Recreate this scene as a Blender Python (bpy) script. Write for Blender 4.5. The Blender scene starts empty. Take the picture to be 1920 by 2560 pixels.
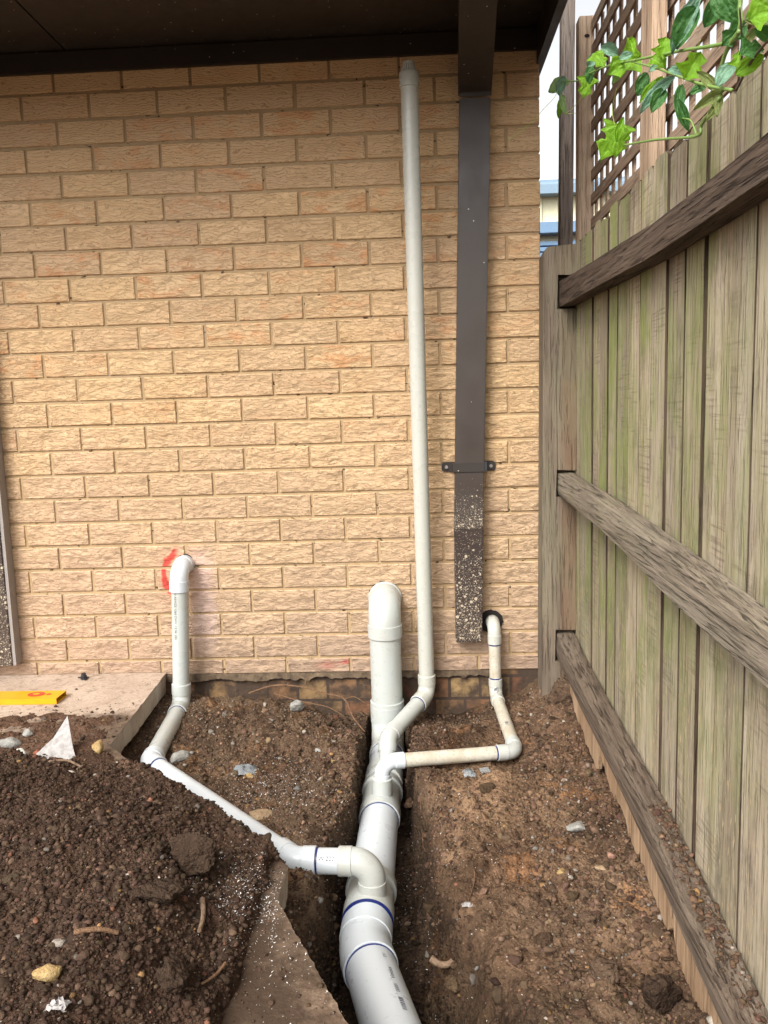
import bpy, bmesh, math, random
import numpy as np
from mathutils import Vector, Matrix
R = math.radians
rnd = random.Random(7)
RS = np.random.RandomState(11)
scene = bpy.context.scene
COL = scene.collection

# ---------------------------------------------------------------- camera
cam_d = bpy.data.cameras.new('camera')
cam = bpy.data.objects.new('camera', cam_d); COL.objects.link(cam)
cam_d.sensor_fit = 'VERTICAL'; cam_d.sensor_height = 24.0; cam_d.lens = 18.75
cam_d.clip_start = 0.02; cam_d.clip_end = 400
rx = Vector((0.99869677, 0.04128295, -0.03000803)); ux = Vector((0.02430119, 0.13238934, 0.99089985)); fx = Vector((-0.04488002, 0.99033771, -0.13121358))
m = Matrix.Identity(4)
for i in range(3):
    m[i][0] = rx[i]; m[i][1] = ux[i]; m[i][2] = -fx[i]
m[0][3], m[1][3], m[2][3] = -0.44014715, -2.89988608, 0.92989782
cam.matrix_world = m
scene.camera = cam

# ---------------------------------------------------------------- light
SUN_EL, SUN_ROT = 43, 210
w = bpy.data.worlds.new('World'); scene.world = w; w.use_nodes = True
nt = w.node_tree; nt.nodes.clear()
sky = nt.nodes.new('ShaderNodeTexSky'); sky.sky_type = 'NISHITA'; sky.sun_disc = False
sky.sun_elevation = R(SUN_EL); sky.sun_rotation = R(SUN_ROT); sky.air_density = 1.0; sky.dust_density = 5.0; sky.ozone_density = 1.0
hs = nt.nodes.new('ShaderNodeHueSaturation'); hs.inputs['Saturation'].default_value = 0.10
bg = nt.nodes.new('ShaderNodeBackground'); bg.inputs['Strength'].default_value = 0.15
wo = nt.nodes.new('ShaderNodeOutputWorld')
nt.links.new(sky.outputs[0], hs.inputs['Color']); nt.links.new(hs.outputs[0], bg.inputs[0]); nt.links.new(bg.outputs[0], wo.inputs[0])
sd = bpy.data.lights.new('sun', 'SUN'); sd.energy = 1.0; sd.angle = R(26); sd.color = (1, .93, .82)
sun = bpy.data.objects.new('sun', sd); COL.objects.link(sun)
el, az = R(SUN_EL), R(SUN_ROT)      # sky rotation is clockwise from +Y
d = Vector((math.sin(az) * math.cos(el), math.cos(az) * math.cos(el), math.sin(el)))
sun.rotation_euler = d.to_track_quat('Z', 'Y').to_euler()
scene.view_settings.view_transform = 'Standard'; scene.view_settings.look = 'None'
scene.view_settings.exposure = 1.08; scene.view_settings.gamma = 1.0
scene.render.engine = 'CYCLES'
scene.render.resolution_x = 768; scene.render.resolution_y = 1024

# ---------------------------------------------------------------- helpers
def tag(o, label=None, cat=None, group=None, kind=None):
    if label: o['label'] = label
    if cat: o['category'] = cat
    if group: o['group'] = group
    if kind: o['kind'] = kind
    return o
def empty(name, loc, label, cat, group=None):
    o = bpy.data.objects.new(name, None); COL.objects.link(o); o.location = loc
    return tag(o, label, cat, group)
def link(name, me, mat, parent=None, smooth=False):
    o = bpy.data.objects.new(name, me); COL.objects.link(o)
    for q in (mat if isinstance(mat, (list, tuple)) else [mat]): me.materials.append(q)
    if parent is not None:
        o.parent = parent
        o.matrix_parent_inverse = Matrix.Translation(parent.location).inverted() if parent.parent is None else Matrix.Identity(4)
    if smooth:
        me.polygons.foreach_set('use_smooth', np.ones(len(me.polygons), bool))
    return o
def mesh_np(name, v, f, attrs=None):
    """v (n,3), f (m,k) int array"""
    me = bpy.data.meshes.new(name); v = np.asarray(v, np.float32); f = np.asarray(f, np.int32)
    me.vertices.add(len(v)); me.vertices.foreach_set('co', v.ravel())
    k = f.shape[1]; me.loops.add(f.size); me.loops.foreach_set('vertex_index', f.ravel())
    me.polygons.add(len(f)); me.polygons.foreach_set('loop_start', np.arange(0, f.size, k, dtype=np.int32))
    try: me.polygons.foreach_set('loop_total', np.full(len(f), k, np.int32))
    except Exception: pass
    me.update(calc_edges=True)
    if attrs:
        for n, a in attrs.items():
            at = me.color_attributes.new(n, 'FLOAT_COLOR', 'POINT')
            at.data.foreach_set('color', np.asarray(a, np.float32).ravel())
    return me
class MB:
    def __init__(s): s.v = []; s.f = []
    def box(s, x0, x1, y0, y1, z0, z1):
        n = len(s.v); s.v += [(x0, y0, z0), (x1, y0, z0), (x1, y1, z0), (x0, y1, z0), (x0, y0, z1), (x1, y0, z1), (x1, y1, z1), (x0, y1, z1)]
        s.f += [tuple(n + i for i in q) for q in ((0, 3, 2, 1), (4, 5, 6, 7), (0, 1, 5, 4), (1, 2, 6, 5), (2, 3, 7, 6), (3, 0, 4, 7))]
        return s
    def poly(s, pts): n = len(s.v); s.v += [tuple(p) for p in pts]; s.f.append(tuple(range(n, n + len(pts)))); return s
    def prism(s, pts, dv):
        n = len(s.v); k = len(pts); s.v += [tuple(p) for p in pts] + [tuple(Vector(p) + Vector(dv)) for p in pts]
        s.f.append(tuple(range(n, n + k))); s.f.append(tuple(range(n + 2 * k - 1, n + k - 1, -1)))
        for i in range(k): j = (i + 1) % k; s.f.append((n + i, n + k + i, n + k + j, n + j))
        return s
    def build(s, name, mat, parent=None, smooth=False, bevel=0, recalc=True):
        me = bpy.data.meshes.new(name); me.from_pydata(s.v, [], s.f)
        if recalc or bevel:
            bm = bmesh.new(); bm.from_mesh(me); bmesh.ops.recalc_face_normals(bm, faces=bm.faces)
            if bevel: bmesh.ops.bevel(bm, geom=bm.edges, offset=bevel, segments=2, affect='EDGES')
            bm.to_mesh(me); bm.free()
        me.update()
        return link(name, me, mat, parent, smooth)
    def sweep(s, pts, rad, seg=28, cap=True):
        """tube through pts with a radius each"""
        pts = [Vector(p) for p in pts]; n0 = len(s.v)
        if not hasattr(rad, '__len__'): rad = [rad] * len(pts)
        t0 = None; nrm = None
        for i, p in enumerate(pts):
            a = pts[max(i - 1, 0)]; b = pts[min(i + 1, len(pts) - 1)]
            t = (b - a)
            if t.length < 1e-9: t = t0.copy() if t0 else Vector((0, 0, 1))
            t.normalize()
            if nrm is None: nrm = t.orthogonal().normalized()
            else: nrm = (nrm - t * nrm.dot(t)).normalized()
            bn = t.cross(nrm); t0 = t
            for k in range(seg):
                an = 2 * math.pi * k / seg
                s.v.append(tuple(p + (nrm * math.cos(an) + bn * math.sin(an)) * rad[i]))
        for i in range(len(pts) - 1):
            for k in range(seg):
                k2 = (k + 1) % seg
                s.f.append((n0 + i * seg + k, n0 + i * seg + k2, n0 + (i + 1) * seg + k2, n0 + (i + 1) * seg + k))
        if cap:
            s.f.append(tuple(n0 + k for k in range(seg))[::-1]); e = n0 + (len(pts) - 1) * seg
            s.f.append(tuple(e + k for k in range(seg)))
        return s
def smooth_by_angle(o, ang=35):
    me = o.data; me.polygons.foreach_set('use_smooth', np.ones(len(me.polygons), bool))
    bm = bmesh.new(); bm.from_mesh(me)
    for e in bm.edges:
        if len(e.link_faces) == 2 and e.calc_face_angle(0) > R(ang): e.smooth = False
    bm.to_mesh(me); bm.free()
    return o
# value noise
_T = RS.rand(256, 256).astype(np.float32)
def vnoise(x, y):
    xi = np.floor(x).astype(int); yi = np.floor(y).astype(int); fx_ = x - xi; fy_ = y - yi
    u = fx_ * fx_ * (3 - 2 * fx_); v = fy_ * fy_ * (3 - 2 * fy_)
    a = _T[xi & 255, yi & 255]; b = _T[(xi + 1) & 255, yi & 255]; c = _T[xi & 255, (yi + 1) & 255]; d_ = _T[(xi + 1) & 255, (yi + 1) & 255]
    return (a * (1 - u) + b * u) * (1 - v) + (c * (1 - u) + d_ * u) * v
def fbm(x, y, oc=5, g=.5, off=0):
    s = 0; a = 1; t = 0
    for i in range(oc):
        s = s + a * (vnoise(x * 2 ** i + 17.3 * i + off, y * 2 ** i + 31.7 * i + off) * 2 - 1); t += a; a *= g
    return s / t
def S(t): t = np.clip(t, 0, 1); return t * t * (3 - 2 * t)
# ---------------------------------------------------------------- materials
class NT:
    def __init__(s, name):
        s.m = bpy.data.materials.new(name); s.m.use_nodes = True; s.t = s.m.node_tree; s.t.nodes.clear()
        s.out = s.t.nodes.new('ShaderNodeOutputMaterial'); s.b = s.t.nodes.new('ShaderNodeBsdfPrincipled'); s.L(s.b.outputs[0], s.out.inputs[0])
    def L(s, a, b): s.t.links.new(a, b)
    def n(s, ty, ins=None, **kw):
        q = s.t.nodes.new(ty)
        for k, v in kw.items(): setattr(q, k, v)
        if ins:
            for k, v in ins.items():
                if hasattr(v, 'is_output'): s.L(v, q.inputs[k])
                else: q.inputs[k].default_value = v
        return q
    def math(s, op, a, b=0.0, clamp=False):
        q = s.n('ShaderNodeMath', {0: a, 1: b}, operation=op); q.use_clamp = clamp; return q.outputs[0]
    def mix(s, f, a, b, mode='MIX'):
        q = s.n('ShaderNodeMixRGB', {'Fac': f, 'Color1': a, 'Color2': b}, blend_type=mode); return q.outputs[0]
    def ramp(s, f, stops):
        q = s.n('ShaderNodeValToRGB', {'Fac': f}); e = q.color_ramp.elements
        while len(e) < len(stops): e.new(.5)
        for i, (p, c) in enumerate(stops):
            e[i].position = p; e[i].color = c if hasattr(c, '__len__') else (c, c, c, 1)
        return q.outputs[0]
    def noise(s, vec, scale, det=4, rough=.55, dist=0):
        return s.n('ShaderNodeTexNoise', {'Vector': vec, 'Scale': scale, 'Detail': det, 'Roughness': rough, 'Distortion': dist}).outputs['Fac']
    def map(s, vec, scale=(1, 1, 1), loc=(0, 0, 0), rot=(0, 0, 0)):
        return s.n('ShaderNodeMapping', {'Vector': vec, 'Scale': scale, 'Location': loc, 'Rotation': rot}).outputs[0]
    def obj(s): return s.n('ShaderNodeTexCoord').outputs['Object']
    def pos(s): return s.n('ShaderNodeNewGeometry').outputs['Position']
    def bump(s, h, dist, strength=1.0, prev=None):
        ins = {'Height': h, 'Distance': dist, 'Strength': strength}
        if prev is not None: ins['Normal'] = prev
        return s.n('ShaderNodeBump', ins).outputs[0]
    def fin(s, col=None, rough=None, nor=None, **kw):
        for k, v in (('Base Color', col), ('Roughness', rough), ('Normal', nor)):
            if v is None: continue
            if hasattr(v, 'is_output'): s.L(v, s.b.inputs[k])
            else: s.b.inputs[k].default_value = v
        for k, v in kw.items():
            s.b.inputs[k.replace('_', ' ')].default_value = v
        return s.m
def c4(r, g, b): return (r, g, b, 1)

def mat_brick():
    t = NT('crinkled_brick'); P = t.obj()
    at = t.n('ShaderNodeAttribute', attribute_name='Col')      # r: offset, g: tone, b: stain
    sep = t.n('ShaderNodeSeparateColor', {0: at.outputs['Color']}); ro, to, st = sep.outputs[0], sep.outputs[1], sep.outputs[2]
    off = t.n('ShaderNodeCombineXYZ', {'X': t.math('MULTIPLY', ro, 37.0), 'Y': t.math('MULTIPLY', to, 11.0), 'Z': t.math('MULTIPLY', ro, 53.0)}).outputs[0]
    V = t.n('ShaderNodeVectorMath', {0: P, 1: off}, operation='ADD').outputs[0]
    Vm = t.map(V, (.62, 1, 1))
    # warped, saw-toothed ripples: thin overhanging lips running roughly along the brick
    wn = t.n('ShaderNodeTexNoise', {'Vector': t.map(V, (.50, 1, 1.0)), 'Scale': 62.0, 'Detail': 4.0, 'Roughness': .6}).outputs['Fac']
    wn2 = t.n('ShaderNodeTexNoise', {'Vector': t.map(V, (.7, 1, 1.2), (4, 4, 4)), 'Scale': 17.0, 'Detail': 2.0}).outputs['Fac']
    zc = t.n('ShaderNodeSeparateXYZ', {0: V}).outputs[2]
    ph = t.math('ADD', t.math('MULTIPLY', zc, 105.0), t.math('MULTIPLY', wn, 2.7)); ph = t.math('ADD', ph, t.math('MULTIPLY', wn2, 5.0))
    wv = t.math('FRACT', ph)
    amp = t.ramp(t.noise(t.map(V, (1, 1, 1.8), (9, 1, 2)), 45, 2), [(.32, .45), (.58, 1)])
    h = t.math('MULTIPLY', t.math('POWER', wv, 1.6), amp)
    h = t.math('ADD', h, t.math('MULTIPLY', t.noise(V, 300, 3), .30))
    crease = t.math('MULTIPLY', t.ramp(wv, [(0, 1), (.14, .45), (.26, 0)]), amp)
    base = t.mix(t.noise(V, 9, 3), c4(.64, .415, .215), c4(.73, .52, .305))
    base = t.mix(t.math('MULTIPLY', to, .6), base, c4(.54, .365, .225))
    sn = t.ramp(t.noise(t.map(V, (1, 1, 2.2), (5, 2, 9)), 12, 4, .6), [(.48, 0), (.62, 1)])
    base = t.mix(t.math('MULTIPLY', t.math('MULTIPLY', sn, st), .62), base, c4(.62, .27, .11))
    base = t.mix(t.ramp(t.noise(P, 1.6, 4), [(.45, 0), (.7, .25)]), base, c4(.70, .49, .36))
    col = t.mix(t.math('MULTIPLY', crease, .72), base, c4(.20, .11, .05))  # creases coloured dark, so the shadow under the lips is painted in
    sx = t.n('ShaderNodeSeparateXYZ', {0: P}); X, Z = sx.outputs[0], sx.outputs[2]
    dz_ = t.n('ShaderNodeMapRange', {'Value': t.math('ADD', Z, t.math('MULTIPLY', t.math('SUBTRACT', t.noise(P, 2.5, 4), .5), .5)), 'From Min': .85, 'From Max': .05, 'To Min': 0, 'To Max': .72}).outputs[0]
    col = t.mix(dz_, col, t.mix(crease, c4(.47, .335, .245), c4(.22, .145, .10)))  # dusty tone low down, with the dimmer light near the ground painted in
    # grime along the lowest course
    low = t.n('ShaderNodeMapRange', {'Value': Z, 'From Min': .14, 'From Max': -.08, 'To Min': 0, 'To Max': 1}).outputs[0]
    col = t.mix(t.math('MULTIPLY', low, t.ramp(t.noise(P, 14, 5), [(.35, .15), (.7, .9)])), col, c4(.36, .25, .19))
    # sprayed red arc round the left outlet, pale overspray beside it, red smear low down
    nz = t.noise(P, 30, 3)
    dx = t.math('SUBTRACT', X, -1.335); dz = t.math('MULTIPLY', t.math('SUBTRACT', Z, .325), .8)
    rr = t.math('SQRT', t.math('ADD', t.math('MULTIPLY', dx, dx), t.math('MULTIPLY', dz, dz)))
    rr = t.math('ADD', rr, t.math('MULTIPLY', t.math('SUBTRACT', nz, .5), .035))
    band = t.ramp(t.math('ABSOLUTE', t.math('SUBTRACT', rr, .068)), [(.008, 1), (.014, 0)])
    left = t.ramp(t.math('MULTIPLY', t.math('ADD', dx, .005), -10.0), [(.0, 0), (.2, 1)])
    col = t.mix(t.math('MULTIPLY', t.math('MULTIPLY', band, left), .92), col, c4(.58, .02, .018))
    halo = t.ramp(rr, [(.07, .16), (.13, 0)])
    col = t.mix(halo, col, c4(.66, .26, .2))
    px = t.ramp(t.math('ABSOLUTE', t.math('ADD', t.math('SUBTRACT', X, -1.262), t.math('MULTIPLY', t.math('SUBTRACT', t.noise(P, 9, 2), .5), .08))), [(.025, 1), (.06, 0)])
    pz = t.math('MULTIPLY', t.ramp(Z, [(.0, 0), (.12, 1)]), t.ramp(Z, [(.36, 1), (.44, 0)]))
    col = t.mix(t.math('MULTIPLY', t.math('MULTIPLY', px, pz), .55), col, c4(.74, .55, .5))
    for (ax, az_, rad_, amt) in ((-.73, -.02, .03, .75), (-.80, -.03, .055, .35), (-.52, .33, .05, 0)):
        ex = t.math('SUBTRACT', X, ax); ez = t.math('MULTIPLY', t.math('SUBTRACT', Z, az_), 2.2)
        dd = t.math('SQRT', t.math('ADD', t.math('MULTIPLY', ex, ex), t.math('MULTIPLY', ez, ez)))
        dd = t.math('ADD', dd, t.math('MULTIPLY', t.math('SUBTRACT', nz, .5), .05))
        if amt: col = t.mix(t.math('MULTIPLY', t.math('SUBTRACT', 1.0, t.math('DIVIDE', dd, rad_), clamp=True), amt), col, c4(.5, .03, .04))
    nor = t.bump(h, .0032, 1.0)
    return t.fin(col, .9, nor, Specular_IOR_Level=.2)
def mat_mortar():
    t = NT('mortar'); P = t.obj()
    n = t.noise(P, 40, 5)
    col = t.mix(n, c4(.33, .225, .12), c4(.47, .34, .195))
    col = t.mix(t.ramp(t.noise(P, 7, 3), [(.5, 0), (.75, .5)]), col, c4(.36, .27, .20))
    col = t.mix(t.ramp(t.noise(t.map(P, (1, 1, 2)), 38, 3, .5), [(.655, 0), (.68, .9)]), col, c4(.035, .025, .018))
    return t.fin(col, .95, t.bump(t.noise(P, 300, 3), .0015), Specular_IOR_Level=.15)
def mat_paint(name, col, rough=.45, speck=0, splat=None):
    t = NT(name); P = t.obj()
    c = t.mix(t.noise(P, 6, 3), c4(*col), c4(*[q * 1.35 for q in col]))
    r = t.ramp(t.noise(P, 12, 4), [(.3, rough - .08), (.7, rough + .12)])
    if speck:
        v = t.n('ShaderNodeTexVoronoi', {'Vector': P, 'Scale': 60.0, 'Randomness': 1.0}); rr = t.n('ShaderNodeSeparateColor', {0: v.outputs['Color']}).outputs[0]
        d_ = t.math('LESS_THAN', v.outputs['Distance'], t.math('MULTIPLY', t.math('GREATER_THAN', rr, 1 - speck), .12))
        c = t.mix(d_, c, c4(.6, .52, .42))
    if splat:   # (zlow, zhigh): cream paint drops, dense below zlow, thinning out to zhigh
        z = t.n('ShaderNodeSeparateXYZ', {0: P}).outputs[2]
        den = t.n('ShaderNodeMapRange', {'Value': z, 'From Min': splat[1], 'From Max': splat[0], 'To Min': 0.0, 'To Max': 1.0}).outputs[0]
        den = t.math('POWER', den, splat[2] if len(splat) > 2 else 1.0)
        Pd = t.n('ShaderNodeVectorMath', {0: P, 1: t.n('ShaderNodeVectorMath', {0: t.n('ShaderNodeTexNoise', {'Vector': P, 'Scale': 90.0}).outputs['Color'], 'Scale': .006}, operation='SCALE').outputs[0]}, operation='ADD').outputs[0]
        for sc, k in ((420, .42), (230, .44), (120, .42), (58, .36)):
            v = t.n('ShaderNodeTexVoronoi', {'Vector': Pd, 'Scale': float(sc)}); rr = t.n('ShaderNodeSeparateColor', {0: v.outputs['Color']}).outputs[0]
            lim = t.math('MULTIPLY', t.math('MULTIPLY', rr, k), t.math('LESS_THAN', t.n('ShaderNodeSeparateColor', {0: v.outputs['Color']}).outputs[1], t.math('MULTIPLY', den, .8 if sc > 150 else .55)))
            c = t.mix(t.math('LESS_THAN', v.outputs['Distance'], lim), c, c4(.50, .42, .31))
    return t.fin(c, r, t.bump(t.noise(P, 25, 3), .0012, .5))
def mat_pvc(name='pvc', col=(.45, .475, .455), dirt=.32, rough=.28):
    t = NT(name); P = t.obj()
    n = t.noise(P, 11, 5, .6)
    c = t.mix(t.math('MULTIPLY', t.ramp(n, [(.42, 0), (.75, 1)]), dirt), c4(*col), c4(.42, .36, .28))
    sc = t.ramp(t.noise(P, 160, 2, .5), [(.70, 0), (.74, 1)])
    c = t.mix(t.math('MULTIPLY', sc, .45), c, c4(.25, .22, .19))
    r = t.ramp(t.noise(P, 30, 4), [(.3, rough - .06), (.75, rough + .22)])
    return t.fin(c, r, t.bump(t.noise(P, 20, 2), .0008, .5), Coat_Weight=.12, Coat_Roughness=.2)
def mat_stained_pvc():
    t = NT('stained_pvc'); P = t.obj()
    g = t.noise(P, 22, 6, .65); g2 = t.noise(P, 140, 4, .6)
    c = t.mix(t.ramp(g, [(.35, 0), (.65, 1)]), c4(.55, .53, .46), c4(.43, .375, .28))
    c = t.mix(t.ramp(g2, [(.55, 0), (.68, .65)]), c, c4(.30, .23, .15))
    return t.fin(c, .5, t.bump(g2, .0006))
def mat_soil(name, dark, mid, lite, litefac=.5, bs=1.0):
    t = NT(name); P = t.pos()
    at = t.n('ShaderNodeAttribute', attribute_name='Col').outputs['Color']
    a = t.noise(P, 4, 6, .6); b = t.noise(P, 45, 6, .65); cc = t.noise(P, 190, 4, .6)
    c = t.mix(t.ramp(b, [(.33, 0), (.68, 1)]), c4(*dark), c4(*mid))
    c = t.mix(t.math('MULTIPLY', t.ramp(a, [(.42, 0), (.66, 1)]), litefac), c, c4(*lite))
    c = t.mix(t.ramp(cc, [(.60, 0), (.72, .5)]), c, c4(*[q * 1.7 for q in lite]))
    c = t.mix(1.0, c, at, 'MULTIPLY')
    v = t.n('ShaderNodeTexVoronoi', {'Vector': P, 'Scale': 150.0}).outputs['Distance']
    v2 = t.n('ShaderNodeTexVoronoi', {'Vector': P, 'Scale': 60.0}).outputs['Distance']
    h = t.math('ADD', t.math('MULTIPLY', b, .8), t.math('MULTIPLY', v, -.35)); h = t.math('ADD', h, t.math('MULTIPLY', v2, -.5)); h = t.math('ADD', h, t.math('MULTIPLY', cc, .35))
    return t.fin(c, .95, t.bump(h, .012 * bs, 1.0), Specular_IOR_Level=.12)
def mat_stones():
    t = NT('stone_scatter'); P = t.pos()
    at = t.n('ShaderNodeAttribute', attribute_name='Col').outputs['Color']
    c = t.mix(.75, at, t.mix(t.noise(P, 130, 5), c4(.35, .35, .35), c4(1.5, 1.45, 1.4)), 'MULTIPLY')
    return t.fin(c, .93, t.bump(t.noise(P, 220, 4), .003), Specular_IOR_Level=.15)
def mat_rock(name, a, b, sc=30):
    t = NT(name); P = t.obj(); n = t.noise(P, sc, 6, .65)
    c = t.mix(t.ramp(n, [(.35, 0), (.65, 1)]), c4(*a), c4(*b))
    c = t.mix(t.ramp(t.noise(P, sc * 5, 3), [(.6, 0), (.7, .6)]), c, c4(*[q * .35 for q in a]))
    return t.fin(c, .93, t.bump(t.math('ADD', n, t.math('MULTIPLY', t.noise(P, sc * 6, 4), .4)), .008), Specular_IOR_Level=.15)
def mat_wood(name, base, dark, lite, axis='Z', algae=0.0, algcol=(.24, .27, .10), ring=1.0, rough_bump=.0015, crack=.5, fleck=0.0, knots=False, brown=False):
    t = NT(name); P = t.obj()
    ri = t.n('ShaderNodeObjectInfo').outputs['Random']
    off = t.n('ShaderNodeCombineXYZ', {'X': t.math('MULTIPLY', ri, 31.0), 'Y': t.math('MULTIPLY', ri, 57.0), 'Z': t.math('MULTIPLY', ri, 13.0)}).outputs[0]
    V = t.n('ShaderNodeVectorMath', {0: P, 1: off}, operation='ADD').outputs[0]
    k = .045
    sc = {'Z': (1, 1, k), 'Y': (1, k, 1), 'X': (k, 1, 1)}[axis]
    Vg = t.map(V, sc)
    g = t.noise(Vg, 75, 6, .7, .4); g2 = t.noise(Vg, 300, 4, .65); big = t.noise(Vg, 14, 4, .6)
    med = t.noise(V, 3.2, 5, .6)
    c = t.mix(t.ramp(g, [(.38, 0), (.60, 1)]), c4(*dark), c4(*base))
    c = t.mix(t.ramp(big, [(.45, 0), (.7, .75)]), c, c4(*lite))
    c = t.mix(t.ramp(g2, [(.56, 0), (.70, crack)]), c, c4(*[q * .45 for q in dark]))
    g3 = t.noise(Vg, 150, 3, .55, .7); c = t.mix(t.ramp(g3, [(.36, crack * .9), (.43, 0)]), c, c4(*[q * .38 for q in dark]))
    c = t.mix(t.ramp(med, [(.4, 0), (.7, .5)]), c, c4(*[q * .72 for q in base]))
    if knots:
        kv = t.n('ShaderNodeTexVoronoi', {'Vector': t.map(V, (1, 1, .42)), 'Scale': 5.0}); kr = t.n('ShaderNodeSeparateColor', {0: kv.outputs['Color']}).outputs[0]
        kd = t.math('DIVIDE', kv.outputs['Distance'], .085); kon = t.math('GREATER_THAN', kr, .45)
        rings = t.math('MULTIPLY', t.ramp(kd, [(.0, 1), (.35, .9), (.45, .25), (.62, .65), (.75, .1), (1, 0)]), kon)
        c = t.mix(t.math('MULTIPLY', rings, .8), c, c4(*[q * .5 for q in dark]))
        blot = t.ramp(t.noise(t.map(V, (1, 1, .5)), 9, 6, .75), [(.52, 0), (.66, .6)]); c = t.mix(blot, c, c4(.105, .085, .065))
        saw = t.math('MULTIPLY', t.ramp(t.noise(t.map(P, (.2, .35, 7)), 26, 3, .6), [(.50, 0), (.62, 1)]), t.ramp(t.noise(V, 6, 3), [(.5, 0), (.6, .55)])); c = t.mix(saw, c, c4(.13, .095, .075))
    if brown:
        bx = t.n('ShaderNodeSeparateXYZ', {0: P}).outputs[0]
        c = t.mix(t.math('MULTIPLY', t.ramp(t.math('MULTIPLY', t.math('ADD', bx, t.math('MULTIPLY', t.math('SUBTRACT', t.noise(Vg, 20, 3), .5), .05)), 10), [(.45, 0), (.62, .75)]), t.ramp(t.n('ShaderNodeSeparateXYZ', {0: P}).outputs[2], [(0, 1), (.999, 1), (1, .3)])), c, c4(.17, .108, .068))
    # tone per board
    tone = t.n('ShaderNodeMapRange', {'Value': ri, 'To Min': .70, 'To Max': 1.2}).outputs[0]
    c = t.mix(1.0, c, t.n('ShaderNodeCombineColor', {0: tone, 1: tone, 2: tone}).outputs[0], 'MULTIPLY')
    if algae:
        Z = t.n('ShaderNodeSeparateXYZ', {0: P}).outputs[2]
        am = t.ramp(t.noise(t.map(V, (1, 1, .38)), 7.5, 6, .72), [(.42, 0), (.60, 1)])
        zz = t.ramp(Z, [(.0, .25), (.25, .75), (.75, 1.0), (1.0, .85)])
        rr2 = t.math('FRACT', t.math('MULTIPLY', ri, 7.13))
        yy_ = t.n('ShaderNodeMapRange', {'Value': t.n('ShaderNodeSeparateXYZ', {0: P}).outputs[1], 'From Min': -1.5, 'From Max': -.5, 'To Min': .7, 'To Max': 1.45}).outputs[0]
        am = t.math('MULTIPLY', t.math('MULTIPLY', t.math('MULTIPLY', am, yy_), zz), t.math('ADD', t.math('MULTIPLY', rr2, .45), .45))
        c = t.mix(t.math('MULTIPLY', am, algae, True), c, c4(*algcol))
    if fleck:
        fl = t.ramp(t.noise(t.map(V, {'Z': (1, 1, .25), 'Y': (1, .25, 1)}.get(axis, (1, 1, 1))), 130, 2, .5), [(.625, 0), (.665, 1)])
        zf = t.n('ShaderNodeMapRange', {'Value': t.n('ShaderNodeSeparateXYZ', {0: P}).outputs[2], 'From Min': .75, 'From Max': .2, 'To Min': 0.05, 'To Max': 1.0}).outputs[0]
        c = t.mix(t.math('MULTIPLY', t.math('MULTIPLY', fl, zf), fleck), c, c4(.48, .36, .22))
    h = t.math('ADD', t.math('MULTIPLY', g, 1.0), t.math('MULTIPLY', g2, -.6)); h = t.math('ADD', h, t.math('MULTIPLY', t.ramp(g3, [(.36, 0), (.45, 1)]), .9))
    return t.fin(c, .88, t.bump(h, rough_bump * 2.2, .9), Specular_IOR_Level=.2)
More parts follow.
